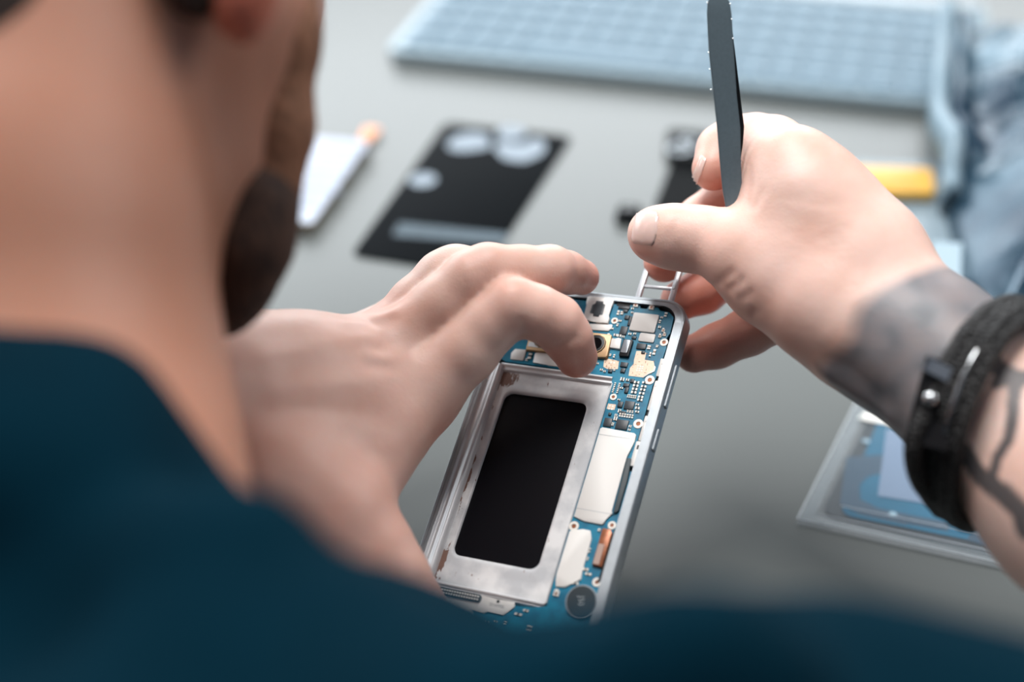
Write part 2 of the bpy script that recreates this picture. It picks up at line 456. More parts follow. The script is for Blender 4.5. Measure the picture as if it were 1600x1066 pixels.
# screw rings
for x, y, r in ((44.4, 10.6, 1.25), (64.6, 16.9, 1.45), (63.4, 32.0, 1.7), (52.3, 40.2, 1.25), (63.8, 48.9, 1.7), (64.8, 86.2, 1.4), (52.0, 88.8, 1.7), (65.2, 106.1, 1.5), (25.7, 124.6, 1.3)):
    bm = bmesh.new(); ringprism(bm, circ(x, y, r, 24), circ(x, y, r * .48, 24), -1.0, -.75)
    g = link('screw_ring', bm, M_ceramic, board)
    bm = bmesh.new(); prism(bm, circ(x, y, r * .45, 20), -1.2, -.93); link('screw_hole', bm, M_copper, g)
# gold spring contacts near the top edge
for x, y in ((50.5, 3.3), (56.5, 3.7), (52.9, 112.4), (62.6, 14.8), (64.0, 14.0), (63.2, 12.4)):
    s = .95 if y < 5 or y > 100 else .6
    bm = bmesh.new(); prism(bm, rect(x - s, y - s, x + s, y + s), -1, -.5, bev=.15); prism(bm, rect(x - s * .6, y - s * 1.4, x + s * .6, y - s * .3), -.5, -.2, bev=.1)
    g = link('spring_contact', bm, M_ceramic, board)
    bm = bmesh.new(); prism(bm, circ(x, y + s * .2, s * .4, 12), -.5, -.4); link('contact_tip', bm, M_copper, g)

# little capacitors: dark or tan middles with two bright solder ends
random.seed(4)
M_tan = mat('capacitor_body', (150, 132, 118), .5)


def cap(x, y, wd, ht, horiz=True, dark=True):
    bm = bmesh.new()
    prism(bm, rect(x - wd / 2, y - ht / 2, x + wd / 2, y + ht / 2), -1.0, -.6, bev=.05, seg=1, mi=0)
    e = .32
    if horiz:
        prism(bm, rect(x - wd / 2 - .03, y - ht / 2 - .03, x - wd / 2 + wd * e, y + ht / 2 + .03), -1.0, -.56, mi=1)
        prism(bm, rect(x + wd / 2 - wd * e, y - ht / 2 - .03, x + wd / 2 + .03, y + ht / 2 + .03), -1.0, -.56, mi=1)
    else:
        prism(bm, rect(x - wd / 2 - .03, y - ht / 2 - .03, x + wd / 2 + .03, y - ht / 2 + ht * e), -1.0, -.56, mi=1)
        prism(bm, rect(x - wd / 2 - .03, y + ht / 2 - ht * e, x + wd / 2 + .03, y + ht / 2 + .03), -1.0, -.56, mi=1)
    link('capacitor', bm, [M_chip if dark else M_tan, M_ceramic], board)


for y in (33.6, 34.9, 36.2, 37.5): cap(59.1, y, 1.9, .8)
for y in (33.3, 34.8, 36.1, 37.5, 38.9, 40.0): cap(62.0, y, 1.8, .75)
for x in (57.4, 58.1, 58.8, 59.5, 60.2): cap(x, 39.2, .42, 1.1, False, False)
for y in (35.3, 36.7, 38.1): cap(51.6, y, .6, 1.0, False); cap(53.2, y, .6, 1.0, False)
for a in ((53.7, 33.1, 1.4, 1.2), (55.6, 33.1, 1.1, .8), (54.3, 36.5, 1.0, .6), (61.6, 41.9, 1.1, .6), (62.0, 43.2, 1.5, .8), (62.3, 44.6, 1.3, .6),
          (56.0, 45.2, 1.0, 1.2), (54.6, 41.0, .9, .5), (55.4, 48.2, 1.1, 1.4), (61.3, 50.3, .9, .8), (61.3, 51.6, .8, .6), (55.0, 50.4, .7, 1.2), (55.2, 46.9, .8, .7)): cap(*a)
for x in (56.6, 57.5, 58.4, 59.3, 60.2, 61.1): cap(x, 46.6, .55, 1.3, False, False)
for x in (58.9, 59.8, 60.7): cap(x, 44.9, .5, .8, False, False)
for a in ((43.8, 16.8, .8, 1.4), (46.4, 16.3, 1.3, .8), (47.9, 16.4, 1.2, .9), (49.4, 16.6, .9, .7), (51.5, 15.2, 1.1, .7), (53.3, 14.9, .9, .7), (46.3, 7.2, 1.0, 1.2), (44.9, 7.3, .8, 1.6),
          (44.9, 5.2, .6, .7), (49.7, 5.0, .9, .6), (50.0, 6.6, .8, .5), (61.0, 9.0, .7, 1.2), (61.5, 11.2, .9, .8), (62.4, 6.0, .9, 1.6), (61.3, 7.3, .8, .6), (59.8, 19.6, 1.2, 1.4), (62.6, 18.8, .8, .8),
          (62.2, 21.2, .9, 2.0), (61.0, 22.3, .6, 1.6), (45.1, 30.5, .9, .7), (46.4, 31.0, .8, .6), (49.8, 29.9, .7, .7), (44.5, 13.9, .8, .6), (46.0, 12.2, .7, 1.0), (46.5, 10.5, 1.0, .6),
          (43.0, 28.3, .8, .5), (48.2, 24.6, .6, 1.2), (46.7, 24.4, .6, .8), (32.4, 29.5, .8, .8), (17.0, 28.7, 1.2, 2.2), (16.2, 30.3, .8, .8), (59.8, 96, .5, 1.6), (59.9, 99, .5, 1.0), (60.3, 102.6, 1.8, .8),
          (61.6, 104.0, 2.0, .7), (58.2, 107.8, 2.1, .8), (61.0, 88.6, .8, .8)): cap(a[0], a[1], a[2], a[3], a[2] > a[3], random.random() < .5)
for a in ((27.6, 126.6, 1.2, .5), (30.2, 126.4, .6, 1.2), (32.6, 125.8, 1.4, .5), (35.5, 125.2, 1.0, .5), (38.8, 125.0, .6, 1.0), (42.2, 121.5, 2.4, .8), (44.4, 119.8, 1.6, .8), (47.2, 125, 1.6, 1.6), (39, 128, 1, .6)): cap(a[0], a[1], a[2], a[3], a[2] > a[3])

# triple rear camera in its gold bracket
bm = bmesh.new()
prism(bm, [(14.6, 17.6), (15.2, 17.0), (45.0, 16.8), (45.6, 17.3), (46.2, 25.4), (45.7, 26.1), (42, 26.3), (15, 26.9)], -1.0, .5, bev=.45)
camm = link('camera_module', bm, M_camgold, phone, angle=35)
for x, y, r in ((40.6, 21.4, 3.9), (30.6, 21.8, 3.6), (20.5, 22.0, 3.6)):
    bm = bmesh.new()
    prism(bm, [(x + r * math.cos(math.radians(a)), y + r * math.sin(math.radians(a))) for a in range(10, 370, 30)], .4, .9, bev=.3)
    l = link('lens', bm, M_black, camm, angle=25)
    bm = bmesh.new(); prism(bm, circ(x, y, r * .62), .88, .96, bev=.05); link('lens_glass', bm, M_lens, l)
    bm = bmesh.new(); ringprism(bm, circ(x, y, r * .93), circ(x, y, r * .88), .88, .93); link('lens_ring', bm, M_camgold, l)
bm = bmesh.new(); prism(bm, rect(15.6, 23.6, 32, 25.6), .5, .62, bev=.05); link('metal_cover', bm, M_chrome, camm)

# brown flex connector near the lower right edge
fx = piece('flex_connector', [(62.2, 88.0), (65.0, 88.0), (65.9, 89.2), (65.7, 101.2), (62.2, 100.9)], -1.0, .2, M_copper, .3, parent=phone)
bm = bmesh.new(); prism(bm, rrect(62.5, 93.5, 64.6, 100.6, .2, 2), .18, .35, bev=.05); link('stiffener', bm, mat('flex_stiffener', (176, 150, 138), .4), fx)
bm = bmesh.new(); prism(bm, [(66.0, 87.6), (66.5, 87.6), (66.5, 106), (65.4, 106), (65.7, 101.5)], -1.3, -.6); link('side_gap', bm, M_black, fx)
# vibration motor disc
bm = bmesh.new(); prism(bm, circ(62.2, 113.4, 4.9, 40), -1.0, .5, bev=.35, seg=3)
mo = link('vibration_motor', bm, M_darkmetal, phone, angle=30)
bm = bmesh.new(); ringprism(bm, circ(62.2, 113.4, 5.35, 40), circ(62.2, 113.4, 4.95, 40), -1.0, .1); link('motor_rim', bm, M_alu, mo)
text('marking', 'J50', 2.6, 62.2, 113.4, .5, -78, mat('marking_grey', (150, 158, 160), .5), mo)
# printed bracket plate at the bottom of the bay
bm = bmesh.new()
prism(bm, [(6, 119), (12.4, 118.4), (27.5, 117.9), (33, 118.2), (39.9, 118.0), (40.2, 119.6), (37.3, 122.9), (31.5, 122.6), (30.6, 123.6), (26.2, 123.0), (24.6, 125), (23.5, 129), (19, 127.5), (14, 131), (5, 130)], -1.0, -.5, bev=.12)
bp_ = link('antenna_plate', bm, M_shield, phone, angle=30)
mk = mat('marking_dark', (120, 126, 130), .5)
text('marking', '01T', 2.3, 20.6, 124.2, -.5, 0, mk, bp_)
text('marking', 'D16M05', 1.5, 34.2, 120.3, -.5, 0, mk, bp_)
bm = bmesh.new(); prism(bm, circ(34.2, 118.9, .55, 14), -.55, -.45); link('plate_hole', bm, M_black, bp_)
bm = bmesh.new(); prism(bm, rrect(12.6, 118.0, 28.2, 120.5, .8, 3), -.5, .3, bev=.2)
fc = link('board_socket', bm, M_darkmetal, phone, angle=35)
bm = bmesh.new()
for i in range(15):
    for j in range(2): prism(bm, rect(13.6 + i * .95, 118.5 + j * 1.0, 14.15 + i * .95, 119.1 + j * 1.0), .28, .42)
link('contact_row', bm, M_ceramic, fc)
# white antenna strip pieces in the right-hand rail
for y0, y1, x0 in ((23.5, 30.5, 64.9), (32.2, 43.6, 65.2), (45.8, 55.2, 65.2)):
    bm = bmesh.new(); prism(bm, rrect(x0 + .4, y0, 66.7, y1, .25, 2), -1.6, -.25, bev=.12)
    prism(bm, rect(66.0, y0 + 1, 66.8, y0 + 2.2), -.3, -.1)
    link('antenna_strip', bm, M_shield, phone, angle=35)
bm = bmesh.new(); prism(bm, rrect(65.0, 55.4, 66.7, 64.6, .5, 3), -1.6, -.4, bev=.12)
a_ = link('antenna_strip', bm, M_shield, phone, angle=35)
bm = bmesh.new(); prism(bm, rect(65.8, 56.8, 66.4, 58.4), -.42, -.34); link('slot', bm, M_black, a_)
# dark notches along the rim
bm = bmesh.new()
for a in ((48.4, 2.7, 53.4, 3.3), (55.0, 2.7, 60.4, 3.4), (65.9, 30.8, 66.6, 32.2), (65.6, 43.7, 66.6, 45.7), (43.4, 3.0, 48.4, 4.4)):
    prism(bm, rect(*a), -1.4, -.9)
link('rim_notch', bm, M_black, phone)

# the white SIM tray being drawn out of the top edge
tray = tag(empty('sim_tray', PH @ Matrix.Translation((0.0559, 0.008, -0.003))), 'white ladder-shaped SIM card tray pulled halfway out of the phone top edge', 'SIM tray')
bm = bmesh.new()
for x0, x1, y0, y1 in ((-7.2, -5.3, -13, 8.6), (5.2, 7.1, -12, 8.6)):
    prism(bm, [(x0 + (.4 if x0 < 0 else 0), y0), (x1 + (.4 if x0 < 0 else 0), y0), (x1, y1), (x0, y1)], -.5, .9, bev=.25)
prism(bm, rect(-5.4, 1.6, 5.3, 2.7), -.4, .5, bev=.2)
prism(bm, rect(-5.4, -8.6, 5.3, -7.0), -.4, .5, bev=.2)
link('tray_frame', bm, M_ladder, tray, angle=35)
bm = bmesh.new(); prism(bm, rrect(5.5, -1.2, 6.7, 2.8, .4, 3), .88, 1.15, bev=.1)
link('tray_latch', bm, M_alu, tray)

# ------------------------------------------------------------------ things lying on the table (world mm)
def frame_at(x, y, deg, z=0.0):
    return Matrix.Translation((x * MM, y * MM, z * MM)) @ Matrix.Rotation(math.radians(deg), 4, 'Z')


def P2(root, name, poly, z0, z1, m, bev=0.0, seg=2, smooth=None, parent=None):
    bm = bmesh.new(); prism(bm, poly, z0, z1, bev=bev, seg=seg, flip=False)
    return link(name, bm, m, parent or root, angle=smooth)


M_label = mat('pale_print', (205, 212, 216), .5, noise=(160, .1))
# black back glass of the phone: local x to the right along its top, y up along its length, origin at centre
cover = tag(empty('phone_back_cover', frame_at(-22.5, 673, -16.6)), 'black glass phone back cover with white camera cut-out marks lying on the table', 'phone back cover')
ex, ey = Vector((math.cos(math.radians(-16.6)), math.sin(math.radians(-16.6)))), Vector((-math.sin(math.radians(-16.6)), math.cos(math.radians(-16.6))))


def inloc(pts, cx_, cy_, deg):
    a = math.radians(deg); o = []
    for x, y in pts:
        dx, dy = x - cx_, y - cy_
        o.append((dx * math.cos(a) + dy * math.sin(a), -dx * math.sin(a) + dy * math.cos(a)))
    return o


cq = inloc([(-34.8, 756.5), (38.6, 733.5), (-14.2, 590), (-80, 612.5)], -22.5, 673, -16.6)


def roundpoly(q, r, n=4):
    out = []; m = len(q)
    for i in range(m):
        p0, p1, p2 = Vector(q[i - 1]), Vector(q[i]), Vector(q[(i + 1) % m])
        a = p1 + (p0 - p1).normalized() * r; b = p1 + (p2 - p1).normalized() * r
        for k in range(n + 1):
            t = k / n; out.append(tuple((1 - t) ** 2 * a + 2 * t * (1 - t) * p1 + t * t * b))
    return out


P2(cover, 'glass_panel', roundpoly(cq, 6), 0, .9, mat('cover_inner_black', (6, 11, 15), .7, Specular_IOR_Level=.06), .3, smooth=40)
M_cut = mat('frosted_film', (136, 150, 162), .6)
for q_, r_q in (([(-34, 727), (-30, 738), (-19, 743), (-10, 738), (-8, 724), (-14, 721), (-24, 719), (-31, 721)], 3),
                ([(-5, 744), (1, 749), (9, 747), (13, 741), (10, 734), (2, 731), (-4, 735)], 3),
                ([(-7, 722), (-3, 730), (4, 727), (12, 727), (17, 733), (22, 729), (23, 720), (20, 712), (10, 704), (-1, 708)], 2.5)):
    P2(cover, 'camera_window', roundpoly(inloc(q_, -22.5, 673, -16.6), r_q, 3), .85, 1.05, M_cut)
P2(cover, 'round_sticker', [(p[0], p[1]) for p in circ(*inloc([(-46, 688)], -22.5, 673, -16.6)[0], 7.6, 24)], .85, 1.0, M_cut)
P2(cover, 'print_strip', roundpoly(inloc([(-57, 643), (0, 628), (-3, 618), (-60, 630)], -22.5, 673, -16.6), 1.5, 2), .85, .95, mat('faded_print', (70, 86, 96), .7, noise=(300, .3)))

# silver battery with orange connector
batt = tag(empty('phone_battery', frame_at(-97, 685, -15)), 'silver phone battery with a small orange connector tab', 'battery')
bq = inloc([(-115, 737), (-76.8, 727), (-101.5, 634), (-140, 644)], -97, 685, -15)
P2(batt, 'cell', roundpoly(bq, 2.5), 0, 6.0, mat('battery_edge', (106, 98, 84), .45, .2), .4, smooth=40)
P2(batt, 'label', roundpoly([(x * .95, y * .96) for x, y in bq], 2), 5.9, 6.15, mat('battery_label', (158, 166, 180), .3, .35, noise=(90, .06)))
mk2 = mat('battery_print', (120, 130, 150), .5)
bm = bmesh.new()
for k in range(9):
    yy = 32 - k * 8; prism(bm, rect(-14 - yy * -.0, yy, -14 + (20 if k % 3 else 26), yy + (1.4 if k % 2 else 3)), 6.14, 6.2, flip=False)
link('print', bm, mk2, batt)
P2(batt, 'connector_flex', roundpoly(inloc([(-84, 733), (-78, 731.5), (-72, 748), (-82, 750)], -97, 685, -15), 2), 1.5, 3.2, mat('orange_flex', (236, 160, 112), .4), .3)

# black camera/charging flex behind the right hand
flex = tag(empty('flex_cable', frame_at(95, 680, -16)), 'black flex ribbon cable with a round head lying behind the right hand', 'flex cable')
fq = inloc([(92, 700), (112, 697), (100, 640), (77, 650)], 95, 680, -16)
M_matte = mat('matte_black_film', (12, 15, 17), .75, Specular_IOR_Level=.1)
P2(flex, 'ribbon', roundpoly(fq, 2), 0, 1.0, M_matte, .2)
P2(flex, 'camera_head', roundpoly(inloc([(88, 700), (93, 733), (117, 727), (110, 694)], 95, 680, -16), 5), 0, 4.5, mat('flex_head_black', (26, 29, 31), .6, Specular_IOR_Level=.2), .6, smooth=40)
hd = inloc([(97, 707)], 95, 680, -16)[0]
bm = bmesh.new(); ringprism(bm, [(a, -b) for a, b in circ(hd[0], hd[1], 6.5)], [(a, -b) for a, b in circ(hd[0], hd[1], 4.4)], 4.4, 5.0)
link('head_ring', bm, M_alu, flex)
hs = inloc([(103, 716)], 95, 680, -16)[0]
bm = bmesh.new(); ringprism(bm, [(a, -b) for a, b in circ(hs[0], hs[1], 4.2)], [(a, -b) for a, b in circ(hs[0], hs[1], 2.6)], 4.4, 5.0)
link('head_ring', bm, M_alu, flex)
small = tag(empty('camera_module', frame_at(63, 641, -16)), 'small black camera module beside the right thumb tip', 'camera module')
P2(small, 'housing', rrect(-6, -8, 6, 7, 2), 0, 4.5, M_matte, .6, smooth=40)
bm = bmesh.new(); prism(bm, circ(0, 0, 4), 4.4, 5.6, bev=.4); link('lens', bm, M_lens, small, angle=30)

# keyboard
kb = tag(empty('keyboard', frame_at(-74, 847.8, -17.5)), 'slim pale keyboard lying across the far side of the table', 'keyboard')
P2(kb, 'case', rrect(0, 0, 366, 150, 7), 1.5, 7.5, mat('keyboard_case', (150, 170, 180), .34, .15), 1.0, smooth=40)
P2(kb, 'key_well', rrect(6, 7, 360, 143, 4), 7.4, 7.7, mat('key_well', (98, 124, 140), .5))
P2(kb, 'rear_bar', rrect(3, 143, 363, 160, 5), 0, 9, mat('keyboard_rear', (182, 194, 200), .4, .2), 1.0, smooth=40)
M_key = mat('key_cap', (106, 132, 148), .5)
key0 = None
kk = []
for r in range(6):
    yy = 9 + r * 22; n = 18
    if r == 0:
        xs = [(8 + i * 19.4, 17) for i in range(4)] + [(8 + 4 * 19.4, 95)] + [(8 + (9 + i) * 19.4, 17) for i in range(9)]
    else:
        xs = [(8 + i * 19.4, 17) for i in range(18)]
    for x, wd in xs: kk.append((x, yy, wd, 19 if r else 19))
big = {}
for x, y, wd, ht in kk:
    if wd not in big:
        bm = bmesh.new(); prism(bm, rrect(0, 0, wd, ht, 2, 3), 0, 1.8, bev=.5, flip=False)
        o = link('key', bm, M_key, kb, angle=40); big[wd] = o.data
    else:
        o = bpy.data.objects.new('key', big[wd]); COL.objects.link(o); o.parent = kb
    o.location = (x * MM, y * MM, 7.7 * MM)

# clear sleeve with the blue-filmed replacement panel
M_clear = mat('clear_plastic', (190, 200, 208), .14, Alpha=.08, bump=(120, .3, .4))
M_clear_edge = mat('clear_plastic_seam', (168, 180, 186), .2, Alpha=.16, bump=(200, .4, .4))
O_ = Vector((107.9, 405.2)); e1 = Vector((.931, -.365)); e2 = Vector((.471, .882))
def S(pts): return [tuple(e1 * a + e2 * b) for a, b in pts]
sl = tag(empty('plastic_sleeve', frame_at(O_.x, O_.y, 0)), 'clear plastic sleeve on the table under the tattooed wrist', 'plastic sleeve')
panel = tag(empty('replacement_panel', frame_at(O_.x, O_.y, 0)), 'blue film covered phone back panel inside the clear sleeve', 'phone panel')
def SP(root, name, pts, z0, z1, m, r=0.5, bev=0, n=4, parent=None):
    bm = bmesh.new(); prism(bm, roundpoly(S(pts), r, n), z0, z1, bev=bev, flip=False)
    return link(name, bm, m, parent or root, angle=40)
SP(panel, 'adhesive_panel', [(7, 8), (86, 4.5), (86, 165), (8, 165)], .7, 1.2, mat('adhesive_black', (20, 34, 42), .45), 6)
bl = SP(panel, 'blue_film', [(13.5, 9.5), (84, 11.5), (80, 160), (9, 160)], 1.25, 1.5, mat('blue_film', (8, 92, 122), .25, noise=(28, .12)), 6, n=6)
M_slate = mat('film_shade', (40, 68, 88), .3)  # slate colour of the dark patches on the blue film


def SX(px):
    o = []
    for x, y in px:
        u, v = tbl(x, y, 1.0); u -= O_.x; v -= O_.y
        d = e1.x * e2.y - e2.x * e1.y
        o.append(((u * e2.y - e2.x * v) / d, (e1.x * v - e1.y * u) / d))
    return o


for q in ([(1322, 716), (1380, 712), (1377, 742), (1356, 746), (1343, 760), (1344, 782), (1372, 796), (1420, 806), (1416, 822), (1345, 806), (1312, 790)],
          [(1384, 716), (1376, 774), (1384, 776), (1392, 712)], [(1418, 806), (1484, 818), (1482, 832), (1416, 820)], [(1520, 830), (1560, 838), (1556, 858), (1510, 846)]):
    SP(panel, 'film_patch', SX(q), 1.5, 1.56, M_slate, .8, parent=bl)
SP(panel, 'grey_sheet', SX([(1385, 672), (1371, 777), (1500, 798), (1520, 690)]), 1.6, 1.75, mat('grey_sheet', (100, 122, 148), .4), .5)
bm = bmesh.new(); q = S([(17 + 13.5 * math.cos(a), 71 + 12 * math.sin(a)) for a in np.linspace(0, math.pi, 20)])
prism(bm, q, 1.75, 2.0, flip=False); link('white_tab', bm, mat('white_paper', (232, 232, 226), .6), panel)
bm = bmesh.new()
for (u, v) in SX([(1353, 691), (1395, 805)]):
    q = S([(u + 1.6 * math.cos(a), v + 1.3 * math.sin(a)) for a in np.linspace(0, 2 * math.pi, 14, endpoint=False)]); prism(bm, q, 1.6, 1.7, flip=False)
link('film_dot', bm, mat('film_dot', (140, 170, 186), .4), panel)
# sleeve: wrinkled top sheet, seams
bm = bmesh.new(); nx, ny = 50, 80
vs = [[None] * (ny + 1) for _ in range(nx + 1)]
for i in range(nx + 1):
    for j in range(ny + 1):
        a, b = i / nx * 95, j / ny * 178
        p = e1 * a + e2 * b
        ed = min(a, b, 95 - a, 178 - b)
        z = .6 + 1.9 * min(1, ed / 7) + (.45 * noise.noise(Vector((a * .06, b * .05, 3))) + .25 * abs(noise.noise(Vector((a * .2, b * .1, 9))))) * min(1, ed / 3)
        vs[i][j] = bm.verts.new((p.x * MM, p.y * MM, z * MM))
for i in range(nx):
    for j in range(ny):
        f = bm.faces.new((vs[i][j], vs[i + 1][j], vs[i + 1][j + 1], vs[i][j + 1]))
link('top_sheet', bm, M_clear, sl, smooth=True)
SP(sl, 'bottom_sheet', [(0, 0), (95, 0), (95, 178), (0, 178)], .25, .4, M_clear, .3)
bm = bmesh.new()
for q in ([(0, 0), (95, 0), (95, 4.2), (0, 4.2)], [(0, 4.2), (5.5, 4.2), (5.5, 178), (0, 178)]):
    prism(bm, S(q), 2.9, 3.1, flip=False)
link('seam', bm, M_clear_edge, sl)
bm = bmesh.new()
for q in ([(0, 0), (95, 0)], [(0, 0), (0, 178)], [(6.5, 5), (95, 5.6)], [(13, 12.5), (83, 14)]):
    pts = S(q); tube(bm, [(x, y, 3.2) for x, y in pts], .22, n=6)
link('fold_edge', bm, mat('bright_fold', (214, 222, 228), .2, Alpha=.8), sl)

# antistatic bag, crumpled
def mat_bag():
    m = mat('antistatic_film', (96, 130, 150), .26, .3, Alpha=.96)
    nt = m.node_tree; b = nt.nodes['Principled BSDF']; t = nt.nodes.new('ShaderNodeTexCoord')
    n = nt.nodes.new('ShaderNodeTexNoise'); n.inputs['Scale'].default_value = 14; n.inputs['Detail'].default_value = 3
    nt.links.new(t.outputs['Object'], n.inputs['Vector'])
    r = nt.nodes.new('ShaderNodeValToRGB')
    r.color_ramp.elements[0].position = .38; r.color_ramp.elements[0].color = lin((20, 50, 70))
    r.color_ramp.elements[1].position = .66; r.color_ramp.elements[1].color = lin((84, 112, 128))
    nt.links.new(n.outputs[0], r.inputs[0]); nt.links.new(r.outputs[0], b.inputs['Base Color'])
    return m


bag = tag(empty('antistatic_bag', frame_at(300, 690, 0)), 'crumpled blue-grey antistatic bag on the table beyond the tattooed wrist', 'bag')
bm = bmesh.new(); nx, ny = 90, 120
def bag_edge(t):      # left edge of the bag in world mm for t from near to far
    xs = [(0, 222), (.12, 216), (.3, 224), (.42, 231), (.55, 235), (.7, 247), (.85, 262), (1, 276)]
    for (a, xa), (b, xb) in zip(xs, xs[1:]):
        if t <= b: return xa + (xb - xa) * (t - a) / (b - a)
    return xs[-1][1]
vs = []
for j in range(ny + 1):
    t = j / ny; row = []
    for i in range(nx + 1):
        s = i / nx
        x = bag_edge(t) + s * (470 - bag_edge(t)); y = 530 + t * 305 - 10 * s * t
        ed = min(s * 5.5, (1 - s) * 5, t * 6, (1 - t) * 7, 1)
        rid = 1 - abs(noise.noise(Vector((x * .012 + 4, y * .010, 1.5)))) * 2.2
        rid2 = 1 - abs(noise.noise(Vector((x * .03 + y * .012, y * .018, 7)))) * 2
        vd = noise.voronoi(Vector((x * .022 + .3 * rid, y * .016, 3.3)))[0]; vd2 = noise.voronoi(Vector((x * .05, y * .035, 8.1)))[0]
        h = 2 + 24 * (ed ** .6) + ed * (9 * rid + 5 * rid2 + 26 * (vd[1] - vd[0]) * .5 + 4 * (vd2[1] - vd2[0]))
        if s < .09 and .3 < t: h += 16 * math.sin(math.pi * min(1, s / .09)) * min(1, (t - .3) * 4)
        row.append(bm.verts.new(((x - 300) * MM, (y - 690) * MM, max(11.0 if y > 705 else 1.5, h) * MM)))
    vs.append(row)
for j in range(ny):
    for i in range(nx): bm.faces.new((vs[j][i], vs[j][i + 1], vs[j + 1][i + 1], vs[j + 1][i]))
lo = [[bm.verts.new((v.co.x, v.co.y, .0105 if v.co.y > .020 else .0006)) for v in (row[0], row[-1])] for row in vs]
for j in range(ny):
    bm.faces.new((vs[j][0], vs[j + 1][0], lo[j + 1][0], lo[j][0])); bm.faces.new((vs[j][-1], vs[j + 1][-1], lo[j + 1][1], lo[j][1]))
bagm = link('film', bm, mat_bag(), bag, smooth=True)
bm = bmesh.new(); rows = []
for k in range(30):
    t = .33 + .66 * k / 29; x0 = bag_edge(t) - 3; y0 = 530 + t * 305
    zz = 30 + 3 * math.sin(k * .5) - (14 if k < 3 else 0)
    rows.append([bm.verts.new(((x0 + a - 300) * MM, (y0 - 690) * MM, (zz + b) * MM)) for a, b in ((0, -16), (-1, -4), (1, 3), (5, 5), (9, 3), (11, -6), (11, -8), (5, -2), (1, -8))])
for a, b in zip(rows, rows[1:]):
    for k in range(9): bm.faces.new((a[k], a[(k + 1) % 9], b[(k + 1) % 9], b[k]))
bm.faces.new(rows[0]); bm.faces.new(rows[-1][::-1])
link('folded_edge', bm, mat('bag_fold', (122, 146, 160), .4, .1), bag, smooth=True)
# white paper label stuck to the bag's near end
lab = bmesh.new()
for k, (x, y, z) in enumerate([tuple(tbl(1457, 378, 24)) + (24,), tuple(tbl(1503, 381, 26)) + (26,), tuple(tbl(1500, 455, 22)) + (22,), tuple(tbl(1452, 445, 20)) + (20,)]): lab.verts.new(((x - 300) * MM, (y - 690) * MM, z * MM))
lab.verts.ensure_lookup_table(); lab.faces.new(lab.verts)
r_ = bmesh.ops.extrude_face_region(lab, geom=list(lab.faces))
for v in [g for g in r_['geom'] if isinstance(g, bmesh.types.BMVert)]: v.co.z += .0004
link('paper_label', lab, mat('bag_label', (150, 172, 184), .6), bag)

# clear bag with a yellow strip, beside the antistatic bag
zb = tag(empty('yellow_handled_tool', frame_at(187, 660, 0)), 'yellow plastic strip lying beside the antistatic bag', 'plastic strip')
P2(zb, 'yellow_grip', roundpoly(inloc([(170, 678), (228, 671), (223, 645), (168, 650)], 187, 660, 0), 2), 2.0, 7.0, mat('yellow_plastic', (230, 180, 84), .45), 1.0, smooth=40)
P2(zb, 'yellow_ridge', roundpoly(inloc([(174, 665), (217, 660), (216, 656), (174, 660)], 187, 660, 0), 1), 6.9, 7.5, mat('yellow_ridge', (214, 164, 66), .45), .2)
cb = tag(empty('clear_bag', frame_at(185, 650, 0)), 'small clear plastic bag under the yellow strip', 'bag')
bm = bmesh.new(); vs = []
for j in range(31):
    row = []
    for i in range(31):
        x, y = 135 + i / 30 * 98, 560 + j / 30 * 140 - i * .4
        ed = min(1, i / 3, j / 3, (30 - i) / 3, (30 - j) / 3)
        row.append(bm.verts.new(((x - 185) * MM, (y - 650) * MM, (.5 + 1.1 * ed * abs(noise.noise(Vector((x * .06, y * .05, 4))))) * MM)))
    vs.append(row)
for j in range(30):
    for i in range(30): bm.faces.new((vs[j][i], vs[j][i + 1], vs[j + 1][i + 1], vs[j + 1][i]))
link('clear_film', bm, mat('clear_bag_film', (176, 200, 214), .2, Alpha=.45, bump=(90, .5, .6)), cb, smooth=True)

# ------------------------------------------------------------------ tweezers (in the right hand)
tw = tag(empty('tweezers', Matrix.Translation(Vector(at(1146, 330, 497)) * MM)), 'dark grey steel tweezers standing upright in the right hand', 'tweezers')
tb = Vector(at(1146, 330, 497)) * MM


def plate(pts, th, m, name, bev=.25):
    """pts: left/right edge pairs (px,py,depth); a thin bar of thickness th (mm)"""
    bm = bmesh.new(); rows = []
    cdir = Vector(CAM_M[:, 2])
    for (lx, rx, y, d0, d1) in pts:
        l = Vector(at(lx, y, d0)); r = Vector(at(rx, y, d1))
        n = cdir * th
        rows.append([bm.verts.new(l * MM - tb), bm.verts.new(r * MM - tb), bm.verts.new((r + n) * MM - tb), bm.verts.new((l + n) * MM - tb)])
    for a, b in zip(rows, rows[1:]):
        for k in range(4): bm.faces.new((a[k], a[(k + 1) % 4], b[(k + 1) % 4], b[k]))
    bm.faces.new(rows[0]); bm.faces.new(rows[-1][::-1])
    bmesh.ops.bevel(bm, geom=[e for e in bm.edges], offset=bev * MM, segments=2, affect='EDGES', clamp_overlap=True)
    return link(name, bm, m, tw, angle=30)


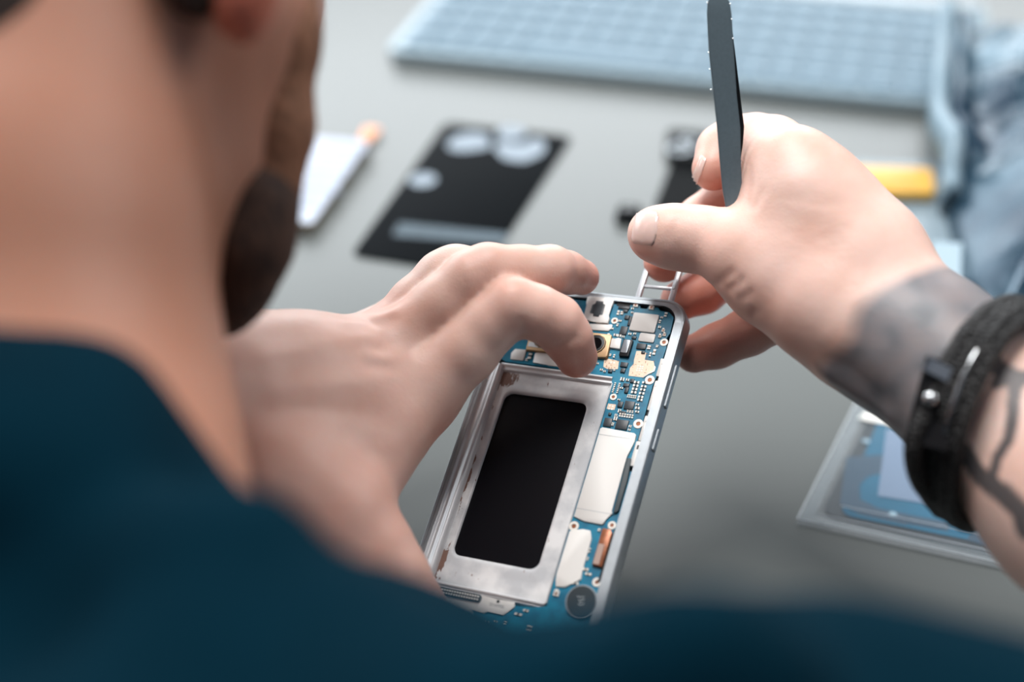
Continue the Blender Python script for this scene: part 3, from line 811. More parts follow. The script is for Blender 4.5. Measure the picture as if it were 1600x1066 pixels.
plate([(1113, 1132, -9, 474, 474), (1106, 1140, 2, 474, 474), (1105, 1143, 20, 474.3, 474.3), (1108, 1147, 80, 475.5, 475.8), (1115, 1151, 145, 477, 477.4), (1121, 1157, 200, 478.4, 478.9), (1125, 1158, 250, 479.6, 480),
       (1129, 1159.5, 292, 480.5, 480.7), (1137, 1155, 340, 480.5, 480.5), (1148, 1158, 385, 492, 492), (1160, 1164, 440, 510, 510)], 1.3, M_tweezer, 'leg')
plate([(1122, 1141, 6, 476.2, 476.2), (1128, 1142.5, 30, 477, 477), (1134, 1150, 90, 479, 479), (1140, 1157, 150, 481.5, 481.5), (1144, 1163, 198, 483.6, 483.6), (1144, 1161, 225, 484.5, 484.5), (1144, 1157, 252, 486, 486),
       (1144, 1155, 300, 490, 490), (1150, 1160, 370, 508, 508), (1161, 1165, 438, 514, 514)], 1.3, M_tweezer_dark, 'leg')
bm = bmesh.new()
for (x, y) in ((1105, 4), (1107, 82), (1109, 108), (1111, 140), (1141, 6), (1143, 30), (1145, 60)):
    p = Vector(at(x, y, 474.0 + y * .016)) * MM - tb
    bmesh.ops.create_icosphere(bm, subdivisions=1, radius=.00028, matrix=Matrix.Translation(p))
link('worn_spot', bm, M_steel, tw)

# ------------------------------------------------------------------ the person: smooth blended body volumes (mm)
class Vol:
    def __init__(self, lo, hi, h):
        self.h = h; self.lo = np.array(lo, np.float32)
        n = np.ceil((np.array(hi) - np.array(lo)) / h).astype(int) + 1
        self.ax = [self.lo[i] + h * np.arange(n[i], dtype=np.float32) for i in range(3)]
        self.n = n
    def new(self): return np.full(tuple(self.n), 60.0, np.float32)
    def sub(self, mn, mx):
        s = []
        for i in range(3):
            a = int(max(0, math.floor((mn[i] - self.lo[i]) / self.h))); b = int(min(self.n[i], math.ceil((mx[i] - self.lo[i]) / self.h) + 1))
            if b <= a: return None
            s.append(slice(a, b))
        return tuple(s)
    def cone(self, f, a, b, ra, rb, k=3.0, pad=12.0, flat=None):
        """round cone blended into field f; flat=(direction, factor) squashes the section"""
        a = np.array(a, np.float32); b = np.array(b, np.float32); R = max(ra, rb) + pad
        s = self.sub(np.minimum(a, b) - R, np.maximum(a, b) + R)
        if s is None: return
        X = self.ax[0][s[0]][:, None, None] - a[0]; Y = self.ax[1][s[1]][None, :, None] - a[1]; Z = self.ax[2][s[2]][None, None, :] - a[2]
        ba = b - a; L2 = float(ba @ ba) + 1e-6
        t = np.clip((X * ba[0] + Y * ba[1] + Z * ba[2]) / L2, 0, 1)
        dx = X - t * ba[0]; dy = Y - t * ba[1]; dz = Z - t * ba[2]
        if flat is not None:
            d, fac = flat; q = (dx * d[0] + dy * d[1] + dz * d[2]) * (fac - 1)
            dx = dx + q * d[0]; dy = dy + q * d[1]; dz = dz + q * d[2]
        d = np.sqrt(dx * dx + dy * dy + dz * dz) - (ra + (rb - ra) * t)
        g = f[s]
        if k > 0:
            hh = np.maximum(k - np.abs(g - d), 0) / k
            f[s] = np.minimum(g, d) - hh * hh * k * 0.25
        else: f[s] = np.minimum(g, d)
    def chain(self, f, pts, k=3.0, flat=None):
        for (p, r), (q, s) in zip(pts, pts[1:]): self.cone(f, p, q, r, s, k, flat=flat)
    def value(self, f, p):
        q = (np.asarray(p) - self.lo) / self.h
        i = np.clip(np.floor(q).astype(int), 0, self.n - 2); t = q - i
        c = f[i[0]:i[0] + 2, i[1]:i[1] + 2, i[2]:i[2] + 2]
        c = c[0] * (1 - t[0]) + c[1] * t[0]; c = c[0] * (1 - t[1]) + c[1] * t[1]
        return float(c[0] * (1 - t[2]) + c[1] * t[2])
    def hit(self, f, px, py, d0=380, d1=600):
        d = d0
        while d < d1:
            p = at(px, py, d)
            if np.all(p > self.lo) and np.all(p < self.lo + (self.n - 1) * self.h):
                v = self.value(f, p)
                if v < 0.05: return p
                d += max(.2, min(v, 5) * .7)
            else: d += 3
        return None
    def mesh(self, f):
        import openvdb as vdb
        g = vdb.FloatGrid(background=10.0)
        g.copyFromArray(np.clip(f, -10, 10))
        pts, quads = g.convertToQuads(isovalue=0.0)
        return pts.astype(np.float32) * self.h + self.lo, quads


def smin(a, b, k):
    h = np.maximum(k - np.abs(a - b), 0) / k
    return np.minimum(a, b) - h * h * k * .25


def dent(vol, f, pts_px, r, depth, soft=2.0):
    """press a soft crease of radius r into the surface along pixels-seen points"""
    P = [vol.hit(f, *p) for p in pts_px]
    P = [p for p in P if p is not None]
    g = vol.new()
    for a, b in zip(P, P[1:]): vol.cone(g, a, b, r, r, 0, pad=6)
    m = g < soft
    f[m] += depth * np.clip((soft - g[m]) / (soft + r), 0, 1) ** 1.5


def ridge(vol, f, pts_px, r, height, soft=3.0):
    dent(vol, f, pts_px, r, -height, soft)


def J(*q): return [(at(x, y, d), r) for x, y, d, r in q]


vol_parts = []

# ---- left hand
LH = Vol(np.array([-310, 235, 8]), np.array([60, 520, 270]), 1.15)
palm = LH.new()
LH.chain(palm, J((-720, 755, 380, 33), (-330, 690, 385, 31), (-60, 650, 415, 28), (150, 615, 438, 24.5), (350, 600, 457, 21.5)), 6)
LH.chain(palm, J((360, 595, 459, 20.5), (450, 590, 466, 19), (640, 606, 483, 13.5)), 10)
LH.chain(palm, J((370, 596, 460, 18.5), (480, 576, 469, 15.5), (612, 552, 485, 12.5)), 8)
LH.chain(palm, J((380, 592, 468, 16.5), (480, 572, 474, 14), (592, 545, 491, 11)), 7)
LH.chain(palm, J((380, 592, 476, 15), (470, 575, 486, 12.5), (540, 553, 505, 10)), 6)
LH.chain(palm, J((350, 640, 452, 21), (430, 730, 452, 19), (525, 790, 452, 13.5)), 12)
LH.chain(palm, J((430, 660, 458, 18), (560, 690, 468, 13.5)), 12)
LH.chain(palm, J((430, 760, 448, 19), (550, 885, 449, 11)), 12)
LH.chain(palm, J((645, 615, 482, 13.5), (592, 690, 473, 11.0), (560, 765, 463, 11.5)), 12)
LH.chain(palm, J((480, 640, 464, 17), (600, 640, 476, 13)), 12)
fing = []
def finger(vol, k, *q):
    g = vol.new(); vol.chain(g, J(*q), k); fing.append(g)
finger(LH, 2.5, (650, 612, 482, 13.8), (728, 545, 478, 11.3), (766, 506, 476, 10.0), (800, 478, 474, 9.7), (838, 488, 475, 9.0), (868, 503, 478, 9.0), (887, 528, 481, 8.2), (901, 558, 486, 7.3))
finger(LH, 2.5, (612, 552, 485, 12.5), (690, 478, 481, 10.0), (735, 436, 480, 9.5), (762, 424, 481, 9.4), (815, 422, 486, 8.3), (860, 421, 492, 8.2), (885, 426, 500, 7.4), (908, 433, 507, 6.6))
finger(LH, 2.5, (592, 545, 491, 11), (650, 476, 491, 9.4), (692, 434, 491, 9.2), (712, 424, 492, 9.0), (790, 425, 502, 8), (850, 431, 505, 7))
finger(LH, 2.5, (540, 548, 503, 11), (620, 500, 522, 8.5), (700, 485, 535, 8), (770, 475, 542, 7))
finger(LH, 5.0, (500, 770, 452, 16), (530, 792, 452, 13.5), (585, 855, 453, 11.6), (615, 903, 453, 10.8), (650, 960, 452.8, 10.1), (682, 1012, 454, 8.4))
f = palm.copy()
for g in fing: f = np.minimum(f, smin(palm, g, 6.5))
# crease where index, middle and ring part
dent(LH, f, [(823, 516), (815, 500)], .6, .8, 1.6)
dent(LH, f, [(868, 543), (885, 536), (896, 528)], .5, .9, 1.5)
for q in ([(560, 492), (590, 496), (612, 489)], [(572, 553), (600, 562), (622, 556)], [(540, 505), (570, 507)]):
    ridge(LH, f, q, 1.6, .9, 3.5)
for q in ([(585, 505), (612, 500)], [(575, 570), (605, 575)], [(560, 545), (590, 545)]): dent(LH, f, q, 1.2, .8, 3.0)
ridge(LH, f, [(420, 560), (500, 545), (570, 528)], 3, 1.2, 6)
ridge(LH, f, [(430, 610), (520, 600), (610, 585)], 3, .9, 6)
dent(LH, f, [(420, 640), (500, 640), (590, 650)], 4, 1.0, 7)
dent(LH, f, [(700, 655), (690, 672), (676, 684)], .6, .7, 1.5)
vol_parts.append(('left', LH, f))
LF = f

# ---- right hand
RH = Vol(np.array([20, 140, 0]), np.array([330, 560, 290]), 1.15)
palm = RH.new(); fing = []
RH.chain(palm, J((1275, 458, 474, 16.5), (1345, 510, 465, 18.8), (1460, 558, 455, 22.3), (1560, 648, 440, 26.0), (1700, 785, 415, 29), (1950, 1010, 370, 31), (2350, 1420, 305, 30)), 10)
RH.chain(palm, J((1440, 545, 458, 20), (1345, 410, 474, 18), (1277, 322, 480, 14.5), (1236, 258, 482, 12.3)), 14)
RH.chain(palm, J((1420, 530, 465, 18), (1320, 420, 487, 15.5), (1250, 322, 497, 13)), 7)
RH.chain(palm, J((1420, 550, 472, 16), (1320, 445, 494, 14.5), (1262, 390, 506, 12)), 5)
RH.chain(palm, J((1400, 540, 474, 14), (1310, 472, 492, 13), (1262, 448, 505, 10.5)), 4)
RH.chain(palm, J((1345, 505, 464, 18), (1270, 466, 470, 17), (1205, 430, 477, 15.2), (1160, 400, 480, 13.5)), 7)
RH.chain(palm, J((1224, 300, 496, 12.5), (1236, 360, 488, 14.5), (1300, 400, 480, 18)), 9)
RH.chain(palm, J((1330, 400, 474, 18), (1255, 320, 480, 15.5), (1240, 390, 480, 16.5)), 14)
RH.chain(palm, J((1380, 532, 463, 18.5), (1300, 482, 467, 16.5)), 7)
RH.chain(palm, J((1212, 232, 498, 10.5), (1216, 295, 498, 11.5), (1222, 345, 491, 11)), 7)
finger(RH, 4.0, (1205, 428, 477, 16), (1160, 392, 480, 13), (1110, 376, 486, 10.8), (1078, 373, 489, 10.7), (1045, 369, 490, 10.4), (1022, 366, 491, 9.3))
finger(RH, 2.5, (1236, 262, 480, 12.5), (1205, 238, 494, 11), (1180, 224, 508, 10.5), (1150, 224, 512, 9.6), (1128, 234, 513, 8.9), (1115, 264, 508, 7.9))
finger(RH, 2.5, (1250, 322, 497, 13), (1190, 290, 516, 11), (1150, 302, 526, 9.6), (1095, 345, 522, 8.8), (1064, 372, 518, 8.4), (1037, 410, 515, 7.4))
finger(RH, 2.5, (1262, 390, 506, 12.5), (1190, 390, 522, 10.5), (1140, 422, 528, 9.5), (1098, 455, 524, 8.3), (1063, 470, 520, 7.4))
finger(RH, 2.5, (1262, 455, 505, 11), (1215, 492, 510, 9.5), (1170, 518, 514, 8.6), (1120, 541, 517, 8.0), (1084, 553, 514, 7.0))
f = palm.copy()
for i, g in enumerate(fing): f = np.minimum(f, smin(palm, g, 4.0 if i == 0 else 6.0))
# wrinkles at the base and joint of the thumb
for q in ([(1112, 447), (1128, 438), (1146, 425)], [(1124, 466), (1142, 450), (1160, 438)], [(1142, 486), (1158, 468), (1172, 458)], [(1164, 505), (1180, 488)]):
    dent(RH, f, q, .5, .9, 1.8)
for q in ([(1062, 340), (1052, 356), (1050, 376), (1054, 396)], [(1058, 385), (1066, 398), (1068, 410)], [(1046, 362), (1044, 380)]): dent(RH, f, q, .3, .45, 1.2)
dent(RH, f, [(1290, 560), (1330, 575), (1375, 625)], 2.5, 1.0, 6)
ridge(RH, f, [(1300, 590), (1350, 620), (1390, 650)], 2, 1.2, 5)
for q in ([(1172, 262), (1168, 300), (1166, 325)], [(1190, 300), (1180, 325)]): dent(RH, f, q, .5, .5, 2)
vol_parts.append(('right', RH, f))
RF = f

# ---- head and neck (close to the lens, far out of focus)
HD = Vol(np.array([-340, 60, 60]), np.array([70, 520, 560]), 3.0)
f = HD.new()
HD.chain(f, J((-40, 700, 345, 60), (-62, 330, 352, 57), (-40, 0, 365, 56), (60, -350, 385, 70)), 20)
HD.chain(f, J((60, -420, 385, 76), (200, -560, 415, 74)), 20)
HD.chain(f, J((225, -250, 385, 46), (292, 30, 384, 33), (305, 250, 389, 25), (318, 425, 396, 15.5)), 16)
HD.chain(f, J((300, -300, 420, 48), (340, 0, 425, 28), (330, 300, 425, 20)), 16)
HD.chain(f, J((400, -200, 470, 14), (470, -15, 470, 7)), 6)
HD.chain(f, J((345, -215, 338, 8), (372, -180, 336, 9), (385, -100, 336, 8), (383, -20, 337, 8.5), (380, 22, 338, 7.5)), 4, None)
HD.chain(f, J((-40, 750, 345, 60), (100, 1100, 300, 50)), 20)
vol_parts.append(('head', HD, f)); HF = f


def mat_skin():
    m = mat('skin', (226, 186, 166), .42)
    nt = m.node_tree; b = nt.nodes['Principled BSDF']
    b.inputs['Subsurface Weight'].default_value = 0.22
    b.inputs['Subsurface Radius'].default_value = (1.0, .35, .2)
    b.inputs['Subsurface Scale'].default_value = 0.004
    b.inputs['Specular IOR Level'].default_value = 0.35
    t = nt.nodes.new('ShaderNodeTexCoord')
    n = nt.nodes.new('ShaderNodeTexNoise'); n.inputs['Scale'].default_value = 42; n.inputs['Detail'].default_value = 5
    nt.links.new(t.outputs['Object'], n.inputs['Vector'])
    r = nt.nodes.new('ShaderNodeValToRGB')
    r.color_ramp.elements[0].position = .32; r.color_ramp.elements[0].color = lin((222, 182, 166))
    r.color_ramp.elements[1].position = .68; r.color_ramp.elements[1].color = lin((232, 202, 190))
    nt.links.new(n.outputs[0], r.inputs[0])
    a1 = nt.nodes.new('ShaderNodeAttribute'); a1.attribute_name = 'pink'
    a2 = nt.nodes.new('ShaderNodeAttribute'); a2.attribute_name = 'tattoo'
    m1 = nt.nodes.new('ShaderNodeMix'); m1.data_type = 'RGBA'; m1.inputs[7].default_value = lin((214, 120, 96))
    m2 = nt.nodes.new('ShaderNodeMix'); m2.data_type = 'RGBA'; m2.inputs[7].default_value = lin((52, 62, 68))
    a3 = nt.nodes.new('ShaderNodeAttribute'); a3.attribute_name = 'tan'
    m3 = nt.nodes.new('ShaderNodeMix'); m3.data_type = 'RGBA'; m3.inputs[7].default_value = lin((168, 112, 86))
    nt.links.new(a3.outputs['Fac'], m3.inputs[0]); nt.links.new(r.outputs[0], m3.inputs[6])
    nt.links.new(a1.outputs['Fac'], m1.inputs[0]); nt.links.new(m3.outputs[2], m1.inputs[6])
    nt.links.new(a2.outputs['Fac'], m2.inputs[0]); a4 = nt.nodes.new('ShaderNodeAttribute'); a4.attribute_name = 'wash'
    m4 = nt.nodes.new('ShaderNodeMix'); m4.data_type = 'RGBA'; m4.inputs[7].default_value = lin((98, 108, 116))
    nt.links.new(a4.outputs['Fac'], m4.inputs[0]); nt.links.new(m1.outputs[2], m4.inputs[6])
    nt.links.new(m4.outputs[2], m2.inputs[6]); nt.links.new(m2.outputs[2], b.inputs['Base Color'])
    v = nt.nodes.new('ShaderNodeTexVoronoi'); v.inputs['Scale'].default_value = 900; v.feature = 'DISTANCE_TO_EDGE'
    nt.links.new(t.outputs['Object'], v.inputs['Vector'])
    n2 = nt.nodes.new('ShaderNodeTexNoise'); n2.inputs['Scale'].default_value = 300; n2.inputs['Detail'].default_value = 5
    nt.links.new(t.outputs['Object'], n2.inputs['Vector'])
    ad = nt.nodes.new('ShaderNodeMath'); ad.operation = 'MULTIPLY_ADD'; ad.inputs[1].default_value = .5
    nt.links.new(v.outputs['Distance'], ad.inputs[0]); nt.links.new(n2.outputs[0], ad.inputs[2])
    bp = nt.nodes.new('ShaderNodeBump'); bp.inputs['Strength'].default_value = .35; bp.inputs['Distance'].default_value = .00035
    nt.links.new(ad.outputs[0], bp.inputs['Height']); nt.links.new(bp.outputs[0], b.inputs['Normal'])
    return m


M_skin = mat_skin()
person = tag(empty('person', Matrix.Translation((0.02, 0.12, -0.74))), 'bearded person in dark teal shirt leaning over table, holding smartphone and tweezers', 'person')
PB = np.array([20, 120, -740.0])


def build(name, parts, m, parent, smooth=True, attrs=None):
    V = []; Q = []; off = 0
    for vol, f in parts:
        p, q = vol.mesh(f); V.append(p); Q.append(q.astype(np.int64) + off); off += len(p)
    V = np.concatenate(V); Q = np.concatenate(Q)[:, ::-1]
    me = bpy.data.meshes.new(name)
    me.vertices.add(len(V)); me.vertices.foreach_set('co', ((V - PB) * MM).astype(np.float32).ravel())
    me.loops.add(len(Q) * 4); me.loops.foreach_set('vertex_index', Q.astype(np.int32).ravel())
    me.polygons.add(len(Q)); me.polygons.foreach_set('loop_start', np.arange(0, len(Q) * 4, 4, dtype=np.int32))
    me.polygons.foreach_set('use_smooth', [smooth] * len(Q))
    me.update(calc_edges=True); me.validate()
    bmx = bmesh.new(); bmx.from_mesh(me); bmesh.ops.recalc_face_normals(bmx, faces=bmx.faces)
    for _ in range(2): bmesh.ops.smooth_vert(bmx, verts=bmx.verts, factor=.4, use_axis_x=True, use_axis_y=True, use_axis_z=True)
    bmx.to_mesh(me); bmx.free()
    me.materials.append(m)
    if attrs is not None and len(me.vertices) == len(V):
        for an, arr in attrs(V).items():
            at_ = me.attributes.new(an, 'FLOAT', 'POINT'); at_.data.foreach_set('value', arr.astype(np.float32))
    o = bpy.data.objects.new(name, me); COL.objects.link(o); o.parent = parent
    return o


def dist_seg(V, a, b):
    a = np.asarray(a, float); b = np.asarray(b, float); ba = b - a
    t = np.clip(((V - a) @ ba) / (ba @ ba + 1e-9), 0, 1)
    return np.linalg.norm(V - a - t[:, None] * ba, axis=1)


def skin_attrs(V):
    pink = np.zeros(len(V)); tat = np.zeros(len(V))
    def spot(px, py, d, r, s):
        nonlocal pink
        q = np.linalg.norm(V - at(px, py, d), axis=1); pink = np.maximum(pink, s * np.clip(1 - q / r, 0, 1) ** .8)
    for s in ((905, 575, 486, 22, .75), (880, 520, 480, 22, .35), (930, 440, 505, 16, .6), (880, 430, 495, 20, .25), (800, 455, 470, 18, .18), (760, 390, 472, 18, .18), (690, 680, 478, 14, .45),
              (600, 505, 480, 16, .25), (700, 960, 455, 26, .35), (640, 800, 455, 30, .3), (560, 640, 468, 40, .22), (560, 800, 450, 45, .3), (450, 700, 450, 45, .18), (1112, 390, 482, 20, .15), (1215, 470, 470, 30, .2),
              (1090, 255, 505, 10, .35), (1128, 285, 505, 13, .7), (1030, 430, 512, 18, .8), (1080, 470, 518, 34, .75), (1085, 553, 512, 30, .7), (1150, 520, 512, 40, .45), (1010, 395, 490, 12, .35),
              (1060, 390, 485, 9, .25), (1290, 240, 475, 16, .25), (1210, 190, 492, 18, .2), (381, 5, 332, 15, 1.0), (1150, 420, 512, 40, .6)): spot(*s)
    # tattoos on the right wrist and forearm
    mR = V[:, 0] > 60
    R0 = V[mR]
    ca = np.array(at(1461, 558, 455)); cb_ = np.array(at(1700, 785, 415)); ax = (cb_ - ca) / np.linalg.norm(cb_ - ca)
    t = (R0 - ca) @ ax
    shade = np.clip((t + 17 + 2.5 * np.sin(R0[:, 2] * .25)) / 6, 0, 1) * np.clip((27 - t) / 6, 0, 1)
    nz = np.array([.5 + .5 * noise.noise(Vector((float(x) * .13, float(y) * .13, float(z) * .13))) if s > 0 else 0 for (x, y, z), s in zip(R0, shade)])
    wash = np.zeros(len(V)); wash[mR] = shade * (.74 + .22 * nz)
    tt = shade * np.clip(nz - .55, 0, 1) * 1.2
    def br(px_pts, r, thorn=0):
        nonlocal tt
        P = [RH.hit(RF, x, y) for x, y in px_pts]; P = [p for p in P if p is not None]
        for a, b in zip(P, P[1:]):
            d = dist_seg(R0, a, b)
            tt = np.maximum(tt, .9 * np.clip((r - d) / .7 + .5, 0, 1))
            if thorn:
                L = np.linalg.norm(b - a); nT = max(1, int(L / 5)); dirv = (b - a) / L
                vv = np.array(CAM_M[:, 2]); side = np.cross(dirv, vv); side /= np.linalg.norm(side)
                for i in range(nT):
                    c = a + (b - a) * (i + .5) / nT; sg = 1 if (i + len(P)) % 2 else -1
                    e = c + side * sg * thorn + dirv * thorn * .4
                    d = dist_seg(R0, c, e); tt = np.maximum(tt, .88 * np.clip((.9 - d) / .7 + .5, 0, 1))
    br([(1500, 700), (1528, 742), (1560, 768), (1598, 800)], 3.2, 5.5)
    br([(1552, 742), (1558, 716), (1576, 688), (1582, 655), (1586, 600)], 1.9, 3.6)
    br([(1545, 560), (1562, 576), (1588, 592), (1598, 590)], 2.8, 4.5)
    br([(1590, 600), (1570, 590), (1558, 600)], 1.8, 3)
    br([(1570, 770), (1590, 790), (1599, 830)], 2.8, 4.5)
    tat[mR] = np.clip(tt, 0, .92)
    head_shade = np.zeros(len(V)); head_shade[len(V) - NHEAD:] = .85  # head and neck skin coloured darker, standing in for dimmer light
    return {'wash': wash, 'tan': head_shade, 'pink': np.clip(pink, 0, .9), 'tattoo': tat}


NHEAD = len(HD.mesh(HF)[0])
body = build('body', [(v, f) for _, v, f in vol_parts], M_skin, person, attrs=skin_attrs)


# ---- fingernails: thin curved plates lying on the fingertip surface
M_nail = mat('fingernail', (236, 204, 194), .25, Subsurface_Weight=.15, Subsurface_Scale=.002, Coat_Weight=.3)


def nail(vol, f, outline_c, ax_u, ax_v, n=9):
    """outline centre px; ax_u / ax_v half axes in px"""
    rows = []
    bm = bmesh.new(); grid = {}
    for i in range(-n, n + 1):
        for j in range(-n, n + 1):
            u, v = i / n, j / n
            if abs(u) ** 3 + abs(v) ** 3 > 1.05: continue
            px = outline_c[0] + u * ax_u[0] + v * ax_v[0]; py = outline_c[1] + u * ax_u[1] + v * ax_v[1]
            p = vol.hit(f, px, py)
            if p is None: continue
            g = np.array([vol.value(f, p + e) - vol.value(f, p - e) for e in np.eye(3) * 1.0]); g /= np.linalg.norm(g) + 1e-9
            e = max(abs(u), abs(v))
            lift = .32 if e < .75 else .32 - (e - .75) * 2.4
            grid[i, j] = bm.verts.new(Vector((p + g * lift - PB) * MM))
    for (i, j) in list(grid):
        q = [(i, j), (i + 1, j), (i + 1, j + 1), (i, j + 1)]
        if all(k in grid for k in q): bm.faces.new([grid[k] for k in q])
    for v in [v for v in bm.verts if not v.link_faces]: bm.verts.remove(v)
    r = bmesh.ops.extrude_face_region(bm, geom=list(bm.faces))
    for v in [g for g in r['geom'] if isinstance(g, bmesh.types.BMVert)]: v.co += Vector(CAM_M[:, 2]) * .0006
    return link('fingernail', bm, M_nail, person, smooth=True)


nail(RH, RF, (1008, 356), (21, 3), (-5, 30))
nail(RH, RF, (1092, 266), (6, 4), (-9, 24))

# ---- hair and beard
def mat_hair(name, c0, c1):
    m = mat(name, c0, .75)
    nt = m.node_tree; b = nt.nodes['Principled BSDF']; t = nt.nodes.new('ShaderNodeTexCoord')
    mp = nt.nodes.new('ShaderNodeMapping'); mp.inputs['Scale'].default_value = (500, 500, 60)
    n = nt.nodes.new('ShaderNodeTexNoise'); n.inputs['Scale'].default_value = 1; n.inputs['Detail'].default_value = 4
    nt.links.new(t.outputs['Object'], mp.inputs[0]); nt.links.new(mp.outputs[0], n.inputs['Vector'])
    r = nt.nodes.new('ShaderNodeValToRGB')
    r.color_ramp.elements[0].position = .35; r.color_ramp.elements[0].color = lin(c0)
    r.color_ramp.elements[1].position = .65; r.color_ramp.elements[1].color = lin(c1)
    nt.links.new(n.outputs[0], r.inputs[0]); nt.links.new(r.outputs[0], b.inputs['Base Color'])
    bp = nt.nodes.new('ShaderNodeBump'); bp.inputs['Distance'].default_value = .001; bp.inputs['Strength'].default_value = .8
    nt.links.new(n.outputs[0], bp.inputs['Height']); nt.links.new(bp.outputs[0], b.inputs['Normal'])
    return m


g = HD.new()
HD.chain(g, J((-150, -260, 352, 58), (-140, 60, 338, 46), (-170, 250, 330, 35)), 10)
HD.chain(g, J((60, -440, 383, 82), (180, -560, 412, 80)), 20)
HD.chain(g, J((300, -120, 336, 13), (306, -15, 335, 7.5)), 4)
build('hair', [(HD, g)], mat_hair('dark_hair', (24, 17, 14), (58, 40, 30)), person)
g = HD.new()
HD.chain(g, J((440, -150, 378, 9), (446, 60, 377, 9), (436, 200, 378, 9), (415, 300, 379, 10)), 6)
build('sideburn', [(HD, g)], mat_hair('brown_sideburn', (112, 76, 54), (150, 104, 78)), person)
g = HD.new()
HD.chain(g, J((428, 235, 379, 6), (402, 310, 378, 10), (382, 380, 380, 12), (358, 450, 387, 10), (346, 482, 391, 8)), 8)
build('beard', [(HD, g)], mat_hair('brown_beard', (44, 28, 22), (80, 54, 40)), person)

# ---- shirt
SH = Vol(np.array([-420, -120, -120]), np.array([520, 340, 300]), 4.0)
g = SH.new()
SH.chain(g, J((-260, 800, 300, 40), (-120, 790, 292, 36), (82, 778, 290, 33)), 14)
SH.chain(g, J((320, 1010, 287, 26), (540, 1150, 278, 25), (740, 1370, 255, 30)), 14)
SH.chain(g, J((740, 1370, 255, 30), (930, 1300, 244, 28), (1130, 1215, 238, 29), (1340, 1285, 238, 28.5), (1700, 1360, 240, 31), (2300, 1500, 300, 33)), 16)
SH.chain(g, J((140, 920, 292, 33), (280, 1060, 285, 32)), 12)
SH.cone(g, at(300, 1750, 262, ), at(1150, 1950, 250), 92, 88, 30)
SH.cone(g, at(-100, 1500, 300), at(300, 1750, 262), 80, 92, 30)
SH.chain(g, J((-260, 800, 300, 40), (-700, 900, 330, 42), (-740, 760, 380, 41), (-600, 735, 381, 39)), 16)
# folds
XX, YY, ZZ = np.meshgrid(SH.ax[0], SH.ax[1], SH.ax[2], indexing='ij')
g += (3.2 * np.sin(XX * .055 + YY * .09 + ZZ * .05) + 2.2 * np.sin(XX * .11 - YY * .05 + ZZ * .12 + 1.0) + 1.4 * np.sin(XX * .03 + ZZ * .21)).astype(np.float32) * .8
for q in (((120, 970, 262), (300, 890, 260), (400, 850, 262)), ((350, 1010, 255), (560, 1030, 252), (680, 1080, 242)), ((900, 1080, 225), (1110, 1040, 212), (1180, 1080, 212))):
    SH.chain(g, [(at(*p), 9) for p in q], 14)
shirt = build('shirt', [(SH, g)], mat('teal_cotton', (0, 29, 41), .95, bump=(900, .4, .3), noise=(18, .18), Specular_IOR_Level=.05), person)

# ------------------------------------------------------------------ bracelets on the right wrist
def mat_braid():
    m = mat('black_braided_cord', (14, 14, 15), .6)
    nt = m.node_tree; b = nt.nodes['Principled BSDF']; t = nt.nodes.new('ShaderNodeTexCoord')
    wv = nt.nodes.new('ShaderNodeTexVoronoi'); wv.inputs['Scale'].default_value = 700
    nt.links.new(t.outputs['Object'], wv.inputs['Vector'])
    bp = nt.nodes.new('ShaderNodeBump'); bp.inputs['Distance'].default_value = .0012; bp.inputs['Strength'].default_value = 1
    nt.links.new(wv.outputs['Distance'], bp.inputs['Height']); nt.links.new(bp.outputs[0], b.inputs['Normal'])
    return m


M_cord = mat_braid()
BR0 = np.array(at(1545, 640, 446))
brc = tag(empty('bracelet', Matrix.Translation(Vector(BR0) * MM)), 'black braided cord bracelet with metal clasp around the tattooed right wrist', 'bracelet')


def clear_skin(p, r):
    """move a cord point out of the arm so that the cord lies on the skin"""
    p = np.array(p, float)
    for _ in range(6):
        if not (np.all(p > RH.lo + 2) and np.all(p < RH.lo + (RH.n - 3) * RH.h)): return p
        v = RH.value(RF, p)
        if v >= r: return p
        g = np.array([RH.value(RF, p + e) - RH.value(RF, p - e) for e in np.eye(3) * 1.2]); g /= np.linalg.norm(g) + 1e-9
        p = p + g * (r - v + .05)
    return p


def ring(c, u, v, r, name='cord', n=56, m=None, wob=0.0, parent=None):
    """u,v in camera axes (mm)"""
    U = CAM_M @ np.array(u, float); V_ = CAM_M @ np.array(v, float); c = np.array(c)
    pts = [c + U * math.cos(a) + V_ * math.sin(a) * (1 + wob * math.cos(2 * a)) for a in np.linspace(0, 2 * math.pi, n, endpoint=False)]
    pts = [clear_skin(p, r * 1.06 + .5) for p in pts]
    for _ in range(2): pts = [(pts[i - 1] + 2 * pts[i] + pts[(i + 1) % n]) / 4 for i in range(n)]
    pts = [clear_skin(p, r * 1.06 + .3) - BR0 for p in pts]
    bm = bmesh.new(); tube(bm, pts, [r * (1 + .06 * math.sin(i * 2.1)) for i in range(n)], n=10, closed=True)
    return link(name, bm, m or M_cord, parent or brc, smooth=True)


# u points down the picture, v towards the camera and the hand
ring(at(1538, 640, 440), (-11.5, 31.5, 2), (-21.5, -8, -25.5), 3.3)
ring(at(1549, 645, 438), (-11.5, 31.3, 2), (-20.5, -8, -25.5), 3.0)
ring(at(1561, 651, 436), (-11, 31.3, 2), (-20, -8, -25.5), 2.8)
ring(at(1572, 658, 434), (-10.5, 31.0, 2), (-19.5, -7, -25.5), 2.3)
ring(at(1555, 648, 436.5), (-11.2, 31.3, 2), (-20.4, -8, -27.6), .8, 'steel_chain', m=M_steel)
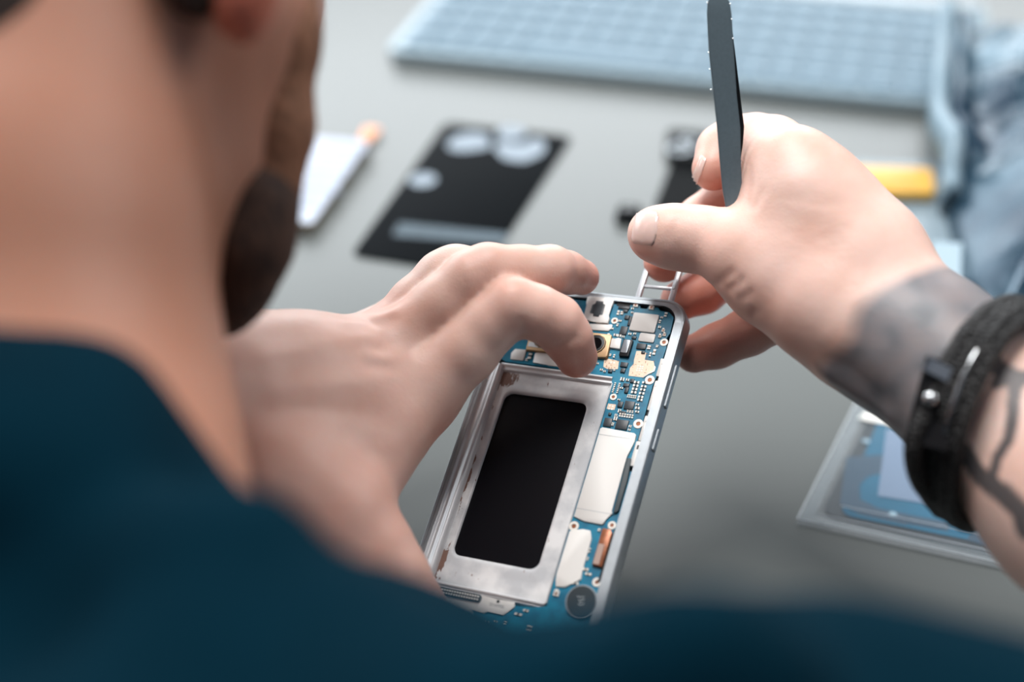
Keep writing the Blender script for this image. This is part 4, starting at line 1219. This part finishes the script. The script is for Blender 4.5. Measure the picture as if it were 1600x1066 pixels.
# slack loop hanging below the clasp
pts = [np.array(at(*p)) - BR0 for p in ((1452, 640, 414), (1434, 670, 414), (1427, 704, 416), (1432, 740, 421), (1451, 770, 428), (1485, 786, 438), (1530, 788, 446))]
bm = bmesh.new()
fine = []
for i in range(len(pts) - 1):
    p0 = pts[max(0, i - 1)]; p1 = pts[i]; p2 = pts[i + 1]; p3 = pts[min(len(pts) - 1, i + 2)]
    for t in np.linspace(0, 1, 8, endpoint=False):
        fine.append(.5 * ((2 * p1) + (-p0 + p2) * t + (2 * p0 - 5 * p1 + 4 * p2 - p3) * t * t + (-p0 + 3 * p1 - 3 * p2 + p3) * t ** 3))
tube(bm, [clear_skin(p + BR0, 3.4) - BR0 for p in fine + [pts[-1]]], 2.9, n=10); link('cord', bm, M_cord, brc, smooth=True)
# clasp
M_leather = mat('black_leather', (26, 24, 25), .38)
cm_ = CAM_M


def cbox(cpx, half, axes, m, name, bev=.8, parent=None):
    bm = bmesh.new(); bmesh.ops.create_cube(bm, size=2)
    c = clear_skin(at(*cpx), half[2] + 1.2) - BR0
    A = [cm_ @ (np.array(a, float) / np.linalg.norm(a)) for a in axes]
    for v in bm.verts:
        p = c + A[0] * v.co.x * half[0] + A[1] * v.co.y * half[1] + A[2] * v.co.z * half[2]; v.co = Vector(p) * MM
    bmesh.ops.bevel(bm, geom=list(bm.edges), offset=bev * MM, segments=2, affect='EDGES', clamp_overlap=True)
    return link(name, bm, m, parent or brc, smooth=False, angle=40)


AX = ((.93, .22, -.25), (-.25, .93, .0), (-.35, -.1, -.92))
cl = cbox((1466, 632, 415), (5.6, 12.0, 2.8), AX, M_leather, 'clasp')
cbox((1478, 584, 414), (5.2, 1.5, 3.1), ((.86, .45, -.2), (-.45, .86, 0), (-.35, -.1, -.92)), mat('clasp_steel', (190, 196, 204), .3, .9), 'clasp_bar', .5, parent=cl)
bm = bmesh.new()
bmesh.ops.create_uvsphere(bm, u_segments=16, v_segments=10, radius=2.3 * MM, matrix=Matrix.Translation(Vector(np.array(at(1454, 623, 411)) - BR0) * MM))
link('clasp_stud', bm, M_steel, cl, smooth=True)
cbox((1460, 690, 413.5), (4.4, 1.0, 1.2), AX, mat('brass_link', (170, 150, 100), .35, .9), 'clasp_link', .3, parent=cl)
